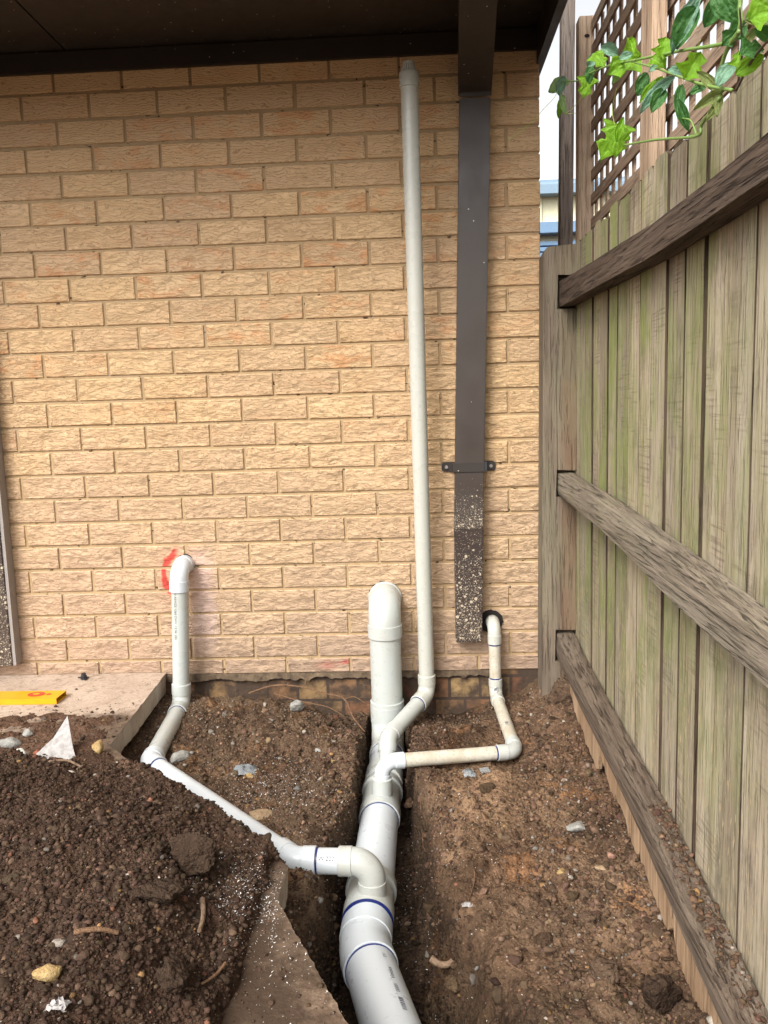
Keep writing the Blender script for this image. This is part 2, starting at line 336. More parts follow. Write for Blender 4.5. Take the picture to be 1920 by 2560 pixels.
def mat_concrete(name, a, b, dust):
    t = NT(name); P = t.obj(); n = t.noise(P, 5, 6, .6); f_ = t.noise(P, 90, 4)
    c = t.mix(t.ramp(n, [(.35, 0), (.68, 1)]), c4(*a), c4(*b))
    c = t.mix(t.ramp(f_, [(.5, 0), (.72, .4)]), c, c4(*[q * .6 for q in a]))
    sx = t.n('ShaderNodeSeparateXYZ', {0: P}); X, Y = sx.outputs[0], sx.outputs[1]
    if dust:
        # soil trodden over the slab: everything nearer than a wavering line is covered
        q = t.math('ADD', Y, t.math('MULTIPLY', t.math('ADD', X, 1.4), -.35))
        q = t.math('ADD', q, t.math('MULTIPLY', t.math('SUBTRACT', t.noise(P, 7, 6, .65), .5), .5))
        nz_ = t.n('ShaderNodeSeparateXYZ', {0: t.n('ShaderNodeNewGeometry').outputs['True Normal']}).outputs[2]; upf = t.math('GREATER_THAN', nz_, .5); c0 = c
        mk = t.ramp(t.n('ShaderNodeMapRange', {'Value': q, 'From Min': -.26, 'From Max': -.50}).outputs[0], [(.2, 0), (.7, .9)])
        c = t.mix(mk, c, t.mix(t.ramp(t.noise(P, 50, 6, .7), [(.38, 0), (.62, 1)]), c4(.045, .028, .018), c4(.13, .085, .055)))
        # pale dry dust at the front by the trench
        q2 = t.math('MULTIPLY', t.ramp(t.n('ShaderNodeMapRange', {'Value': Y, 'From Min': -1.35, 'From Max': -1.6}).outputs[0], [(0, 0), (1, 1)]), t.ramp(t.noise(P, 10, 6, .65), [(.36, 0.1), (.58, 1)]))
        c = t.mix(q2, c, t.mix(t.ramp(t.noise(P, 28, 6, .7), [(.40, 0), (.58, 1)]), c4(.11, .070, .047), c4(.26, .182, .125)))
        edge = t.ramp(t.noise(P, 9, 6, .75), [(.50, 0), (.60, .75)])
        c = t.mix(t.math('MULTIPLY', edge, t.math('LESS_THAN', Y, -.9)), c, c4(.062, .040, .026))
        s3 = t.ramp(t.n('ShaderNodeMapRange', {'Value': t.math('ADD', t.math('ADD', X, t.math('MULTIPLY', Y, .5)), t.math('MULTIPLY', t.math('SUBTRACT', t.noise(P, 12, 6, .7), .5), .35)), 'From Min': -1.42, 'From Max': -1.56}).outputs[0], [(.2, 0), (.8, .9)])
        c = t.mix(t.math('MULTIPLY', s3, t.math('LESS_THAN', Y, -1.2)), c, c4(.055, .035, .023))
        c = t.mix(t.ramp(t.noise(P, 34, 6, .7), [(.52, 0), (.66, .5)]), c, c4(.10, .066, .044))
        side_ = t.mix(t.ramp(t.noise(t.map(P, (1, 1, .4)), 18, 6, .7), [(.45, 0), (.65, .7)]), c4(.44, .375, .31), c4(.26, .20, .155))
        c = t.mix(upf, side_, c)
    return t.fin(c, .92, t.bump(t.math('ADD', f_, t.noise(P, 30, 5)), .003), Specular_IOR_Level=.15)
def mat_leaf(name, top, under, trans=.35, rough=.38):
    t = NT(name); P = t.obj()
    ri = t.n('ShaderNodeObjectInfo').outputs['Random']
    c = t.mix(t.noise(P, 60, 4), c4(*top), c4(*under))
    at = t.n('ShaderNodeAttribute', attribute_name='Col').outputs['Color']
    c = t.mix(at, c, c4(*[min(1, q * 1.9 + .05) for q in top]))
    t.fin(c, rough + .12, t.bump(t.noise(P, 110, 3), .005, .9), Specular_IOR_Level=.3)
    tr = t.n('ShaderNodeBsdfTranslucent', {'Color': c}); mx = t.n('ShaderNodeMixShader', {0: trans, 1: t.b.outputs[0], 2: tr.outputs[0]})
    t.L(mx.outputs[0], t.out.inputs[0]); return t.m
def mat_flat(name, col, rough=.6, **kw):
    t = NT(name); P = t.obj()
    return t.fin(t.mix(t.noise(P, 25, 4), c4(*col), c4(*[q * .8 for q in col])), rough, None, **kw)

M = dict(brick=mat_brick(), mortar=mat_mortar(),
    brown=mat_paint('brown_paint', (.022, .016, .013), .5, speck=.12),
    brown_dp=mat_paint('brown_downpipe_paint', (.040, .030, .025), .36, speck=.06, splat=(.50, .74, 3.0)),
    brown_low=mat_paint('splattered_paint', (.028, .018, .015), .45, splat=(.10, .60, .75)),
    jamb=mat_paint('jamb_paint', (.040, .026, .020), .45, splat=(-.1, 1.2, 1.6)),
    grey_edge=mat_flat('grey_edge', (.30, .27, .25), .7),
    pvc=mat_pvc(), pvc_vent=mat_pvc('vent_pvc', (.47, .47, .42), .10, .25), pvc_white=mat_pvc('new_pvc', (.56, .60, .63), .05, .3),
    stained=mat_stained_pvc(), blue=mat_flat('blue_primer', (.006, .018, .15), .4), ink=mat_flat('black_ink', (.02, .02, .025), .6), greyink=mat_flat('grey_ink', (.12, .12, .15), .6),
    soil=mat_soil('soil', (.036, .022, .014), (.100, .063, .041), (.190, .128, .080), .55),
    pile=mat_soil('pile_soil', (.030, .017, .011), (.072, .040, .026), (.105, .062, .040), .45),
    stones=mat_stones(), clump=mat_soil('clump_soil', (.55, .55, .55), (1.0, .98, .95), (1.5, 1.45, 1.4), .35),
    slab=mat_concrete('concrete_slab', (.40, .305, .235), (.52, .41, .325), True),
    conc=mat_concrete('concrete', (.30, .255, .21), (.40, .34, .28), False),
    post=mat_wood('post_wood', (.20, .155, .115), (.105, .076, .055), (.26, .215, .165), 'Z', .25, (.21, .21, .13), crack=.6, fleck=.0, brown=True),
    paling=mat_wood('paling_wood', (.38, .315, .225), (.25, .195, .135), (.50, .44, .345), 'Z', .95, (.21, .25, .075), crack=.32, fleck=.8, knots=True),
    paling_back=mat_wood('shaded_paling_wood', (.10, .066, .045), (.045, .03, .02), (.13, .09, .065), 'Z', .1),  # dark copy of the paling wood, shade of the gaps in its colour
    rail_dark=mat_wood('dark_rail_wood', (.155, .108, .080), (.055, .036, .027), (.235, .175, .13), 'Y', 0, rough_bump=.006, crack=.85),
    rail=mat_wood('grey_rail_wood', (.255, .205, .155), (.11, .085, .065), (.36, .31, .245), 'Y', .3, (.17, .18, .10), rough_bump=.004, crack=.8),
    rail_low=mat_wood('weathered_rail_wood', (.235, .175, .13), (.115, .082, .06), (.33, .27, .21), 'Y', .15, (.16, .16, .1), rough_bump=.004, crack=.75),
    fresh=mat_wood('split_wood', (.38, .25, .15), (.22, .14, .085), (.46, .33, .22), 'Z', 0, crack=.4),
    lattice=mat_wood('lattice_wood', (.40, .29, .21), (.25, .17, .12), (.50, .39, .29), 'Y', 0, crack=.35),
    stile=mat_wood('stile_wood', (.44, .32, .225), (.26, .175, .12), (.54, .42, .31), 'Z', 0, crack=.3),
    pole=mat_wood('grey_pole_wood', (.155, .125, .105), (.075, .058, .05), (.2, .17, .15), 'Z', 0, crack=.6))

# ---------------------------------------------------------------- ground (trench between two banks)
def Hbase(x, y):
    left = -.150 - .035 * S((-.15 - y) / .5) + .02 * S((-.9 - y) / .3)
    left = left + np.where(y > -.35, -.075 * S((x + 1.05) / .35) * S((y + .55) / .45), 0)
    right = -.155 + .06 * S((x + .10) / .15) * S((y + .75) / .6) - .045 * S((-.7 - y) / .9)
    right = right - .075 * S((y + .35) / .3) * S((-.16 - x) / .16)
    right = right + .022 * S(1 - np.abs(y + .85) / .35) * S(1 - np.abs(x + .27) / .22)
    xl = np.interp(-y, [0, .3, .7, .9, 1.3, 1.8, 2.2], [-.66, -.665, -.655, -.72, -.74, -.72, -.70])
    xr = np.interp(-y, [0, .3, .6, .75, 1.1, 1.3, 1.45, 1.8, 2.2], [-.50, -.485, -.47, -.415, -.395, -.30, -.225, -.15, -.2])
    wob = .022 * fbm(x * 3 + 5, y * 9, 3)
    xl = xl + wob; xr = xr + wob
    fl = np.interp(-y, [0, .3, 1.2, 2.2], [-.34, -.375, -.385, -.345])
    cl = -.640 + 0 * x; cr = np.interp(-y, [0, .5, .75, 1.1, 1.35, 1.6, 2.2], [-.515, -.510, -.475, -.465, -.43, -.40, -.40]) + wob
    tl = S((x - xl) / np.maximum(cl - xl, .015)); tr = S((xr - x) / np.maximum(xr - cr, .02))
    tr = tr ** np.interp(-y, [1.0, 1.5], [1.0, 1.15])
    side = np.where(x < -.58, left + (fl - left) * tl, right + (fl - right) * tr)
    end = S((y + 2.4) / .25)
    flat = np.where(x < -.58, left, right)
    side = flat + (side - flat) * end
    side = side - .035 * np.exp(-(((y + .55) / .07) ** 2)) * S((x + .55) / .05) * S((-.10 - x) / .06) - .02 * np.exp(-(((x + .168) / .045) ** 2)) * S((y + .6) / .1)
    far = S((np.abs(x + .7) - 1.6) / .5)
    side = side * (1 - far) + (-.16) * far
    return side
def H(x, y):
    b = Hbase(x, y)
    n = .022 * fbm(x * 6, y * 6, 4, .55, 3) + .016 * fbm(x * 26, y * 26, 4, .62, 9)
    n = n + .0055 * fbm(x * 75, y * 75, 3, .6, 19) + .010 * (np.abs(fbm(x * 13, y * 13, 4, .6, 55)) - .12)
    rough_ = S((-.19 - b) / .08)
    lump = np.maximum(0, fbm(x * 16, y * 16, 3, .5, 21)) ** 1.5 * (.035 + .05 * rough_)
    k = S((.9 - np.abs(x + .7) + .8) / .3) * S((y + 2.8) / .4)
    return b + (n + lump) * k
xs = np.concatenate([[-60, -30, -15, -8, -5, -3.5, -2.6, -2.0, -1.7], np.arange(-1.5, .16, .0042), [.2, .3, .5, .8, 1.5, 3, 6, 12, 25, 60]])
ys = np.concatenate([[-60, -30, -15, -8, -5, -4, -3.4, -3, -2.7, -2.5], np.arange(-2.4, .02, .0045), [.05, .1, .3, 1, 3, 8, 20, 60]])
def grid_mesh(name, xs, ys, hf, colf, mat, keep=None):
    X, Y = np.meshgrid(xs, ys, indexing='ij'); Z = hf(X, Y)
    v = np.stack([X, Y, Z], -1).reshape(-1, 3); nx, ny = X.shape
    i = np.arange(nx - 1)[:, None] * ny + np.arange(ny - 1)[None]; i = i.ravel()
    f = np.stack([i, i + ny, i + ny + 1, i + 1], -1)
    if keep is not None:
        kk = keep(X, Y, Z).ravel(); f = f[kk[f].any(1)]
    c = colf(X, Y, Z).reshape(-1, 4)
    me = mesh_np(name, v, f, {'Col': c})
    return link(name, me, mat, smooth=True)
def ground_col(X, Y, Z):
    k = np.ones(X.shape + (4,), np.float32)
    deep = S((-.185 - Z) / .09)                       # darker soil down in the cut
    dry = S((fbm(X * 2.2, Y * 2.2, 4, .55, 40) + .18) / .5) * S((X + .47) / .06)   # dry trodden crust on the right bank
    tone = (1.14 - .54 * deep + .50 * dry * (1 - deep)) * (1 + .5 * fbm(X * 7, Y * 7, 5, .6, 66))
    tone = tone * (1 - .45 * S((fbm(X * 4.5, Y * 4.5, 4, .55, 140) - .02) / .2) * (X > -.5))
    k[..., 0] = tone * (1 + .06 * dry); k[..., 1] = tone; k[..., 2] = tone * (1 - .06 * dry)
    ora = S((fbm(X * 9, Y * 9, 3, .5, 77) - .32) / .15)
    k[..., 0] *= 1 + .34 * ora; k[..., 1] *= 1 + .18 * ora
    return k
ground = grid_mesh('ground', xs, ys, H, ground_col, M['soil']); tag(ground, kind='structure')

# slab of concrete left of the trench
ST = -.05
edge = [(-1.418, -.004), (-1.383, -.663), (-1.247, -.80), (-.742, -1.296), (-.747, -1.416), (-.575, -1.741), (-.33, -2.2), (-.1, -2.7)]
def rough_edge(pts, step=.012, amp=.0018):
    out = []
    for a, b in zip(pts[:-1], pts[1:]):
        n = max(1, int(math.dist(a, b) / step))
        for i in range(n):
            t_ = i / n; out.append((a[0] + (b[0] - a[0]) * t_ + rnd.uniform(-amp, amp), a[1] + (b[1] - a[1]) * t_ + rnd.uniform(-amp, amp)))
    out.append(pts[-1]); return out
re_ = rough_edge(edge)
re_[0] = edge[0]
top = [(x, y, ST) for x, y in re_] + [(-9, -2.7, ST), (-9, -.004, ST)]
mb = MB(); n = len(top)
bot = [(x - (.0 if i >= len(re_) else rnd.uniform(.005, .006)), y, ST - (.078 + (.022 * float(fbm(np.array(x * 3.1 + .37), np.array(y * 3.3 + .21), 5, .6, 12.4)) + rnd.uniform(-.002, .002) if i < len(re_) else 0))) for i, (x, y, z) in enumerate(top)]
mb.v = top + bot; mb.f = [tuple(range(n))] + [tuple(range(2 * n - 1, n - 1, -1))] + [(i, n + i, n + (i + 1) % n, (i + 1) % n) for i in range(n)]
slab = mb.build('concrete_slab', M['slab']); tag(slab, kind='structure')

# ---------------------------------------------------------------- clods, gravel, shavings
def ico(sub):
    bm = bmesh.new(); bmesh.ops.create_icosphere(bm, subdivisions=sub, radius=1)
    v = np.array([q.co[:] for q in bm.verts]); f = np.array([[q.index for q in a.verts] for a in bm.faces]); bm.free(); return v, f
ICO = {1: ico(1), 2: ico(2), 3: ico(3), 5: ico(5)}
def facet(v, rs, cuts, lo, hi):
    v = v.copy()
    for k in range(cuts):
        n_ = rs.randn(3); n_ /= np.linalg.norm(n_); d_ = rs.uniform(lo, hi); q = np.maximum(v @ n_ - d_, 0); v -= q[:, None] * n_ * .97
    v *= (1 + .22 * fbm(v[:, 0] * 1.7 + 3, v[:, 1] * 1.7 + v[:, 2] * 1.3, 3, .6, rs.randint(50)))[:, None]
    return v / np.abs(v).max()
_r = np.random.RandomState(5)
TEMPL = {1: np.array([facet(ICO[1][0], _r, 3, .5, .9) for _ in range(14)]), 2: np.array([facet(ICO[2][0], _r, 10, .35, .8) for _ in range(20)]), 3: np.array([facet(ICO[3][0], _r, 12, .4, .8) for _ in range(8)])}
def scatter(name, pts, sizes, cols, mat, sub=1, squash=(.55, .95), rough=.28, sink=.25, smooth=False, kind='stuff'):
    V0, F0 = ICO[sub]; n = len(pts); k = len(V0)
    q = RS.randn(n, 4); q /= np.linalg.norm(q, axis=1)[:, None]; w_, x, y, z = q.T
    Rm = np.stack([1 - 2 * (y * y + z * z), 2 * (x * y - z * w_), 2 * (x * z + y * w_), 2 * (x * y + z * w_), 1 - 2 * (x * x + z * z), 2 * (y * z - x * w_), 2 * (x * z - y * w_), 2 * (y * z + x * w_), 1 - 2 * (x * x + y * y)], -1).reshape(n, 3, 3)
    sc = np.stack([np.ones(n), RS.uniform(.65, 1, n), RS.uniform(squash[0], squash[1], n)], -1)
    jit = 1 + rough * (RS.rand(n, k, 1) - .5) * 2 * (.45 if sub > 1 else 1)
    T_ = TEMPL[sub]; v = (T_[RS.randint(0, len(T_), n)] * jit) * sc[:, None, :]
    v = np.einsum('nij,nkj->nki', Rm, v) * np.asarray(sizes)[:, None, None]
    v[..., 2] *= .8
    v += np.asarray(pts)[:, None, :]; v[..., 2] += (np.asarray(sizes) * (.8 - sink * 2))[:, None] * .6
    f = F0[None] + (np.arange(n) * k)[:, None, None]
    c = np.repeat(np.asarray(cols)[:, None, :], k, 1) * (1 + .12 * (RS.rand(n, k, 1) - .5))
    c = np.concatenate([c, np.ones((n, k, 1))], -1)
    me = mesh_np(name, v.reshape(-1, 3), f.reshape(-1, 3), {'Col': c.reshape(-1, 4)})
    return link(name, me, mat, smooth=smooth)
def soil_cols(n, base, var=.35, odd=.08, grey=.5):
    t_ = np.exp(RS.randn(n, 1) * var); c = np.array(base)[None] * t_
    c[:, 1] *= 1 + .05 * RS.randn(n); 
    k = RS.rand(n)
    g = k < odd * grey; c[g] = np.array([.20, .175, .15]) * np.exp(RS.randn(g.sum(), 1) * .35)
    o = (k >= odd * grey) & (k < odd * .75); c[o] = np.array([.20, .12, .055]) * np.exp(RS.randn(o.sum(), 1) * .3)
    b = (k >= odd * .75) & (k < odd); c[b] = np.array([.15, .07, .045]) * np.exp(RS.randn(b.sum(), 1) * .3)
    return np.clip(c, .01, .62)
def powsize(n, a, b, p=2.4):
    u = RS.rand(n); return (a ** (1 - p) + u * (b ** (1 - p) - a ** (1 - p))) ** (1 / (1 - p))
PIPES_KEEP = []
def region(n, x0, x1, y0, y1, fn):
    P_ = np.stack([RS.uniform(x0, x1, n), RS.uniform(y0, y1, n)], -1)
    return P_[RS.rand(n) < fn(P_[:, 0], P_[:, 1])]
def inslab(x, y):       # signed distance inside the slab's right edge (positive = on the slab)
    ex = np.interp(-y, [-e[1] for e in edge], [e[0] for e in edge]); return ex - x
def dens_ground(x, y):
    d_ = np.where(inslab(x, y) > .02, 0, .35 + .65 * S((fbm(x * 3, y * 3, 3, .5, 60) + .2) / .4))
    d_ = np.where(x > -.2, np.maximum(d_, .9), d_)
    return np.clip(d_, 0, 1)
P_ = region(46000, -1.45, .09, -2.2, -.01, dens_ground)
s_ = powsize(len(P_), .0018, .0085, 2.5)
Z_ = H(P_[:, 0], P_[:, 1]); cc = soil_cols(len(P_), (.112, .071, .047), .44, .07)
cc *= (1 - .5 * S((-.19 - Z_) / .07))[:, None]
o = scatter('soil_crumbs', np.c_[P_, Z_], s_, cc, M['stones'], 1); tag(o, kind='stuff')
P_ = region(9500, -1.45, .09, -2.2, -.01, lambda x, y: np.clip(dens_ground(x, y) * (.45 + .8 * S((-.2 - H(x, y)) / .06) + .55 * (x > -.2) + .3 * ((y < -1.15) & (x > -.45))), 0, 1))
s_ = powsize(len(P_), .0055, .019, 3.1); Z_ = H(P_[:, 0], P_[:, 1]); cc = soil_cols(len(P_), (.108, .069, .046), .34, .04)
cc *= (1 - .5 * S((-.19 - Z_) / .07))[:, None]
o = scatter('soil_clods', np.c_[P_, Z_], s_, cc, M['stones'], 2, rough=.22, sink=.45); tag(o, kind='stuff')
P_ = np.concatenate([region(4500, -.76, -.625, -2.1, -.05, lambda x, y: (inslab(x, y) < -.01) * 1.0), region(4500, -.515, -.37, -2.1, -.05, lambda x, y: 1.0 + 0 * x)])
s_ = powsize(len(P_), .0028, .011, 2.5); P_[:, 0] += 0; dzw = RS.uniform(-.5, .5, len(P_)) * .008
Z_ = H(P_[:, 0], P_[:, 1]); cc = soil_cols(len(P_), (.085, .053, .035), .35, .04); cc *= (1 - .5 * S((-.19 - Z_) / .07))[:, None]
o = scatter('trench_side_clods', np.c_[P_, Z_ + dzw], s_, cc, M['stones'], 2, rough=.2, sink=.4); tag(o, kind='stuff')
P_ = region(1100, -1.4, .06, -2.1, -.05, lambda x, y: np.clip((.10 + .9 * S((-1.15 - y) / .2) * (x > -.42) + .75 * S((x + .16) / .1) * (y < -.3) + .5 * S((-.2 - H(x, y)) / .05)) * (inslab(x, y) < -.01), 0, 1))
s_ = powsize(len(P_), .010, .030, 3.0); Z_ = H(P_[:, 0], P_[:, 1]); cc = soil_cols(len(P_), (.080, .050, .032), .28, .02)
o = scatter('soil_clumps', np.c_[P_, Z_], s_, cc, M['clump'], 3, rough=.10, sink=.55); tag(o, kind='stuff')
# pale gravel, thickest by the fence and on the left bank
def dens_gravel(x, y):
    a = S((x + .24) / .2) * S((y + 1.35) / .5) + .55 * S((-.66 - x) / .1) * S((y + .85) / .3) * (inslab(x, y) < 0) + .12
    return np.clip(a * (inslab(x, y) < 0), 0, 1)
P_ = region(2300, -1.45, .06, -2.1, -.03, dens_gravel); s_ = powsize(len(P_), .0020, .012, 2.5)
base_ = np.array([[.20, .19, .175], [.15, .12, .095], [.29, .265, .225], [.17, .115, .08]])[RS.randint(0, 4, len(P_))] * np.exp(RS.randn(len(P_), 1) * .25)
o = scatter('gravel', np.c_[P_, H(P_[:, 0], P_[:, 1]) + .002], s_, np.clip(base_, .02, .7), M['stones'], 1, rough=.2); tag(o, kind='stuff')
# white shavings from cutting the pipes
def flakes(name, P3, s_, mat, cols):
    n = len(P3); a = RS.rand(n) * 6.28; tl = (RS.rand(n, 3) - .5) * .9
    e1 = np.stack([np.cos(a), np.sin(a), tl[:, 0]], -1) * s_[:, None]; e2 = np.stack([-np.sin(a), np.cos(a), tl[:, 1]], -1) * (s_ * RS.uniform(.3, .8, n))[:, None]
    v = np.stack([P3 - e1, P3 + e2, P3 + e1], 1).reshape(-1, 3); v[:, 2] += .0035
    f = np.arange(3 * n).reshape(n, 3)
    c = np.repeat(np.c_[cols, np.ones(n)][:, None], 3, 1).reshape(-1, 4)
    return link(name, mesh_np(name, v, f, {'Col': c}), mat)

# the heap of dug soil lying over the slab
def heap(x, y):
    wv = .05 * fbm(x * 4, y * 4, 4, .5, 90)
    d1 = (-.80 - y) + wv * 1.4 + .06 * S((-1.35 - x) / .3)
    ex, ey = -1.247, -.80; dx_, dy_ = .505, -.496; L_ = math.hypot(dx_, dy_)
    d3 = -((x - ex) * (-dy_) - (y - ey) * (-dx_)) / L_ 
    d3 = (((x - ex) * dy_ - (y - ey) * dx_) / L_)       # distance to the slab's slanting edge, positive over the slab
    d3 = np.where(d3 > 0, d3, d3)
    d2 = (-.745 - x) + wv * 1.3 + .03 * fbm(x * 12, y * 12, 4, .6, 62) - .045 * S((-1.30 - y) / .1)
    edge_in = d3 + .012 + .010 * fbm(x * 30, y * 30, 3, .5, 33)
    m_ = .040 * S(d1 / .10) * S(edge_in / .022) * S((-.69 - x) / .04) 
    m_ = m_ + .085 * S((d1 - .04) / .42) * S(d3 / .34) * S(d2 / .22)
    k = S((d1) / .1) * S(edge_in / .03) * S(d2 / .08 + .3)
    m_ = m_ + k * (.020 * fbm(x * 5, y * 5, 4, .55, 13) + .012 * fbm(x * 22, y * 22, 4, .6, 5) + .022 * np.maximum(0, fbm(x * 15, y * 15, 3, .5, 50)) ** 1.3)
    # thin spill over the slab further back
    th = S((-.36 - y + .25 * (x + 1.75) + .18 * fbm(x * 4, y * 4, 4, .55, 70)) / .25) * S((inslab(x, y) - .012) / .05)
    m_ = m_ + th * (.010 + .016 * fbm(x * 17, y * 17, 4, .6, 71)) * S((y + 1.2) / .3)
    m_ = m_ * S((d2 + .05) / .06 + S((y + 1.25) / .05) * 5)
    m_ = m_ * (1 - S((x + .790 + .02 * fbm(x * 20, y * 20, 3, .6, 4)) / .02) * S((-1.262 - y) / .025))
    return ST - .006 + m_
hx = np.arange(-2.5, -.62, .0048); hy = np.arange(-2.3, -.2, .0048)
def hcol(X, Y, Z):
    k = np.ones(X.shape + (4,), np.float32)
    t_ = 1 + .9 * S((Y + 1.02) / .2) * S((fbm(X * 5, Y * 5, 3, .5, 15) + .4) / .5)
    for i in range(3): k[..., i] = t_
    return k
pile = grid_mesh('dirt_heap', hx, hy, heap, hcol, M['pile'], keep=lambda X, Y, Z: Z > ST - .004)
tag(pile, kind='stuff')
def dens_heap(x, y):
    z = heap(x, y) - ST; return np.where(z > .006, .95, 0)
P_ = region(60000, -2.2, -.68, -2.1, -.8, dens_heap); s_ = powsize(len(P_), .0018, .0095, 2.5)
sc_ = soil_cols(len(P_), (.058, .036, .0245), .36, .025)
o = scatter('heap_crumbs', np.c_[P_, heap(P_[:, 0], P_[:, 1])], s_, sc_, M['stones'], 1, rough=.3); tag(o, kind='stuff')
P_ = region(4200, -2.2, -.70, -2.1, -.8, dens_heap); s_ = powsize(len(P_), .0055, .021, 3.1)
o = scatter('heap_clods', np.c_[P_, heap(P_[:, 0], P_[:, 1])], s_, soil_cols(len(P_), (.056, .035, .024), .25, .012), M['stones'], 2, rough=.22, sink=.5); tag(o, kind='stuff')
# crumbs scattered over the bare slab
def dens_slab(x, y):
    a = S((-.30 - y + .25 * (x + 1.75) + .25 * fbm(x * 4, y * 4, 4, .55, 70)) / .3)
    return np.where(inslab(x, y) > .008, .02 + .55 * a * (y > -.95), 0) + np.where((y < -1.25) & (inslab(x, y) > .01), .22 + .78 * S((fbm(x * 6, y * 6, 3, .5, 8) + .25) / .3) * S((-.60 - x + (-1.3 - y) * -.35) / .16), 0)
P_ = region(26000, -2.1, -.55, -2.1, -.03, dens_slab); s_ = powsize(len(P_), .0016, .010, 2.6)
zz = np.maximum(heap(P_[:, 0], P_[:, 1]), ST)
o = scatter('slab_crumbs', np.c_[P_, zz], s_, soil_cols(len(P_), (.085, .054, .036), .35, .04), M['stones'], 1); tag(o, kind='stuff')
F1 = []
for (cx_, cy_, r_, n_) in ((-.90, -.66, .18, 1100), (-.78, -1.42, .13, 900), (-.60, -.9, .25, 600), (-.45, -.9, .3, 300), (-.72, -1.6, .15, 200), (-.50, -1.5, .2, 250), (-.25, -1.1, .35, 250)):
    F1.append(np.c_[RS.randn(n_) * r_ * .5 + cx_, RS.randn(n_) * r_ * .5 + cy_])
P_ = np.concatenate(F1); P_ = P_[(P_[:, 0] < .04) & (P_[:, 1] < -.03)]
zz = np.where(inslab(P_[:, 0], P_[:, 1]) > 0, np.maximum(heap(P_[:, 0], P_[:, 1]), ST), H(P_[:, 0], P_[:, 1])) + .001
o = flakes('pipe_shavings', np.c_[P_, zz], powsize(len(P_), .0010, .0036, 2.4), M['stones'], np.full((len(P_), 3), .8)); tag(o, kind='stuff')

# ---------------------------------------------------------------- brick house
CH = .088727; BH = CH - .0105
house = empty('brick_house', (-1, 0, -.05), 'cream crinkle-faced brick house wall under dark brown eaves', 'house')
def build_wall():
    V = []; F = []; A = []
    def brick(x0, x1, z0, z1, stain, short=False):
        d_ = .0 + rnd.uniform(-.0012, .0012); b = .0022
        x0 += rnd.uniform(-.001, .001); x1 += rnd.uniform(-.001, .001); z0 += rnd.uniform(-.001, .001); z1 += rnd.uniform(-.001, .001)
        n = len(V); col = (rnd.random(), rnd.random(), stain, 1)
        # bevelled block, front at y = d_
        for (yy, ins) in ((.07, 0), (d_ + b, 0), (d_, b)):
            for (xx, zz_) in ((x0 + ins, z0 + ins), (x1 - ins, z0 + ins), (x1 - ins, z1 - ins), (x0 + ins, z1 - ins)):
                V.append((xx, yy, zz_)); A.append(col)
        for k in range(2):
            for i in range(4):
                j = (i + 1) % 4; F.append((n + k * 4 + i, n + k * 4 + j, n + k * 4 + 4 + j, n + k * 4 + 4 + i))
        F.append((n + 8, n + 9, n + 10, n + 11))
    holes = [(-1.333, .372, .040), (-.577, .325, .066), (-.180, .135, .044)]
    for c in range(0, 26):            # c counts courses down from the top joint
        zt = (24 - c) * CH - .0052 - CH; zt = (23 - c + 1) * CH - .005; zb = (23 - c) * CH + .0055
        if c == 24: zb = -.058
        if c == 25: continue
        xr_ = 0.0; first = .110 if c % 2 else .230
        x1 = xr_; L_ = first
        while x1 > -4.2:
            x0 = x1 - L_
            st = 0.0
            xm = (x0 + x1) / 2; zm = (zt + zb) / 2
            if 1.1 < zm < 1.95: st = max(0, rnd.random() * 1.6 - .45) * (1 if xm < -.35 else .6)
            elif zm > .8: st = max(0, rnd.random() - .55)
            cuts = [(x0, x1)]
            brick(x0, x1, zb, zt, min(1, st))
            x1 = x0 - .010; L_ = .230
    # return wall round the corner, set back behind the front face
    me = bpy.data.meshes.new('wall'); me.from_pydata(V, [], F); at = me.color_attributes.new('Col', 'FLOAT_COLOR', 'POINT'); at.data.foreach_set('color', np.array(A, np.float32).ravel())
    bm = bmesh.new(); bm.from_mesh(me); bmesh.ops.recalc_face_normals(bm, faces=bm.faces); bm.to_mesh(me); bm.free()
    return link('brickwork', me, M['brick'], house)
bw = build_wall()
wall = MB().box(-4.4, -.004, .0055, 5.0, -.06, 2.6).build('mortar_wall', M['mortar'], house)
# plaster of old footing below the damp course
t = NT('dirty_mortar'); P = t.obj(); M['ledge'] = t.fin(t.mix(t.ramp(t.noise(P, 30, 6, .65), [(.35, 0), (.65, 1)]), c4(.05, .033, .02), c4(.15, .105, .065)), .95, t.bump(t.noise(P, 60, 5), .006))
t = NT('footing_brick'); P = t.obj()
bt = t.n('ShaderNodeTexBrick', {'Vector': t.map(P, (1, 1, 1), rot=(math.pi / 2, 0, 0)), 'Color1': c4(.16, .055, .03), 'Color2': c4(.30, .20, .09), 'Mortar': c4(.06, .04, .03), 'Scale': 1.0, 'Mortar Size': .006, 'Brick Width': .115, 'Row Height': .085})
cf = t.mix(t.ramp(t.noise(P, 12, 5, .6), [(.36, 0), (.56, .97)]), bt.outputs['Color'], c4(.05, .032, .021))
M['footing'] = t.fin(cf, .95, t.bump(t.noise(P, 40, 5), .008))
MB().box(-4.4, -.01, .006, .4, -.5, -.061).build('footing', M['footing'], house)
